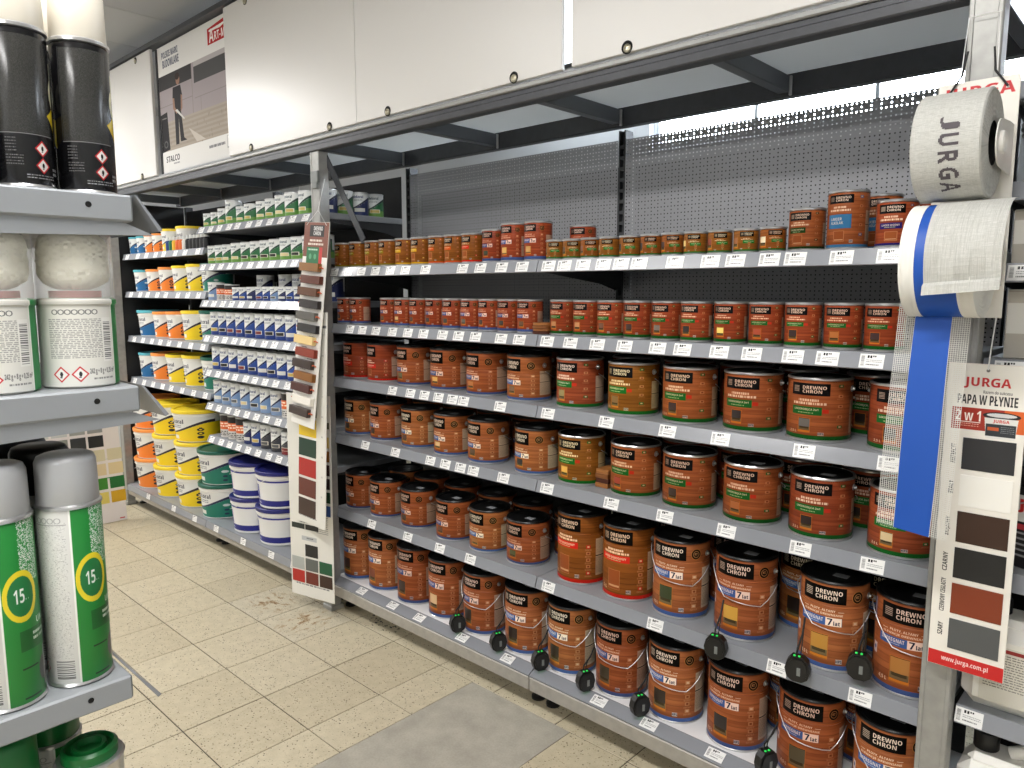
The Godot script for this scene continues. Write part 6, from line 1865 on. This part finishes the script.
	for e in [[2.636, 1.612], [2.7, 1.672], [2.7, 1.745]]:
		put(sp, "spray_can", "spray can with green cap on the lower gondola shelf, %s from the front edge" % ORD[n], "spray can", Vector3(e[0], 0.7456, e[1]), face, "green-capped spray cans on the gondola")
		n += 1
	sp.queue_free()
	# resin tub with a green lid in front
	o = thing("resin_tin", "white tin with a ribbed green lid at the gondola's lower shelf end", "tin", Vector3(2.712, 0.7456, 1.592))
	mb = MB.new()
	mb.lathe([Vector2(0.0, 0.0), Vector2(0.034, 0.0), Vector2(0.035, 0.002), Vector2(0.035, 0.2), Vector2(0.037, 0.203), Vector2(0.035, 0.206), Vector2(0.026, 0.206)], 32, 1, 0)
	part("body", mb.mesh(), M["tin steel"], o)
	mb = MB.new()
	mb.lathe([Vector2(0.03, 0.206), Vector2(0.03, 0.216), Vector2(0.026, 0.219), Vector2(0.024, 0.214), Vector2(0.019, 0.214), Vector2(0.018, 0.219), Vector2(0.014, 0.219), Vector2(0.012, 0.212), Vector2(0.0, 0.212)], 32, 1, 0)
	part("lid", mb.mesh(), M["green cap"], o)
	# filler kits: printed tub below, clear sleeve with glass-fibre mat above
	im = canvas(512, 192, L(222, 221, 214))
	rc(im, 0, 0, 512, 12, L(206, 205, 198)); rc(im, 330, 0, 182, 192, L(28, 130, 66)); rc(im, 0, 0, 60, 192, L(28, 130, 66)); rc(im, 330, 0, 3, 192, L(236, 236, 230))
	for k in 7: disc(im, 200 + k * 14, 22, 7, 6, L(90, 92, 92), 0.7)
	small_print(im, 184, 38, 116, 92, 22, L(150, 150, 146), 0.5); rc(im, 300, 36, 26, 102, L(232, 231, 226)); bars(im, 303, 46, 20, 90, L(60, 60, 60), true)
	hazard(im, 206, 164, 18); hazard(im, 246, 164, 18); txt(im, "242 g + 8 g + 0,25 m²", 266, 152, 62, 16, L(90, 90, 88))
	small_print(im, 274, 174, 50, 8, 1, L(130, 130, 126), 0.5); small_print(im, 370, 90, 20, 30, 2, L(226, 236, 226), 0.6)
	mat("filler tub print", Color.WHITE, 0.4, 0, tex(im))
	var sl := mat("clear sleeve", Color(0.94, 0.93, 0.9, 0.28), 0.12)
	sl.transparency = BaseMaterial3D.TRANSPARENCY_ALPHA
	mat("glass fibre", L(244, 243, 228), 0.9)
	mat("red hardener", L(170, 60, 56), 0.5)
	var root := Node3D.new()
	mb = MB.new()
	mb.lathe([Vector2(0.036, 0.0), Vector2(0.0385, 0.002), Vector2(0.0385, 0.09), Vector2(0.04, 0.092), Vector2(0.04, 0.096), Vector2(0.037, 0.098)], 40, 0.094, 0.002)
	part("tub", mb.mesh(), M["filler tub print"], root)
	mb = MB.new()
	mb.lathe([Vector2(0.0, 0.0985), Vector2(0.026, 0.0985), Vector2(0.026, 0.106), Vector2(0.0, 0.1065)], 24, 1, 0)
	part("hardener_tube", mb.mesh(), M["red hardener"], root)
	mb = MB.new()
	var seg := 56
	var f := FastNoiseLite.new()
	f.frequency = 1.0
	f.seed = 3
	var rings := []
	for j in 22:
		var yy := 0.108 + 0.064 * j / 21.0
		var ring := []
		for k in seg:
			var a := TAU * k / seg
			var sq := 1.0 - pow(absf(j / 10.5 - 1.0), 5.0) * 0.5
			var d := (0.0352 + 0.0026 * f.get_noise_3d(cos(a) * 5.0, sin(a) * 5.0, yy * 160.0) + 0.0016 * f.get_noise_3d(cos(a) * 14.0, sin(a) * 14.0, yy * 420.0)) * sq
			ring.append(Vector3(sin(a) * d, yy + 0.002 * f.get_noise_2d(a * 2.0, j * 0.2), cos(a) * d))
		rings.append(ring)
	for j in 21:
		for k in seg:
			mb.quad(rings[j][k], rings[j][(k + 1) % seg], rings[j + 1][(k + 1) % seg], rings[j + 1][k])
	for k in seg:
		mb.tri(rings[21][k], rings[21][(k + 1) % seg], Vector3(0, 0.173, 0)); mb.tri(rings[0][(k + 1) % seg], rings[0][k], Vector3(0, 0.108, 0))
	part("fibre_mat", mb.mesh(), M["glass fibre"], root)
	mb = MB.new()
	mb.lathe([Vector2(0.0388, 0.094), Vector2(0.0388, 0.1755), Vector2(0.037, 0.177), Vector2(0.0, 0.177)], 40, 1, 0)
	part("clear_sleeve", mb.mesh(), M["clear sleeve"], root)
	n = 0
	for e in [[2.697, 1.567], [2.699, 1.6475], [2.701, 1.728]]:
		put(root, "filler_kit", "filler tub with clear glass-fibre sleeve, %s on gondola from front edge" % ORD[n], "filler kit", Vector3(e[0], 1.3866, e[1]), face + 0.06, "glass-fibre filler kits on the gondola")
		n += 1
	root.queue_free()
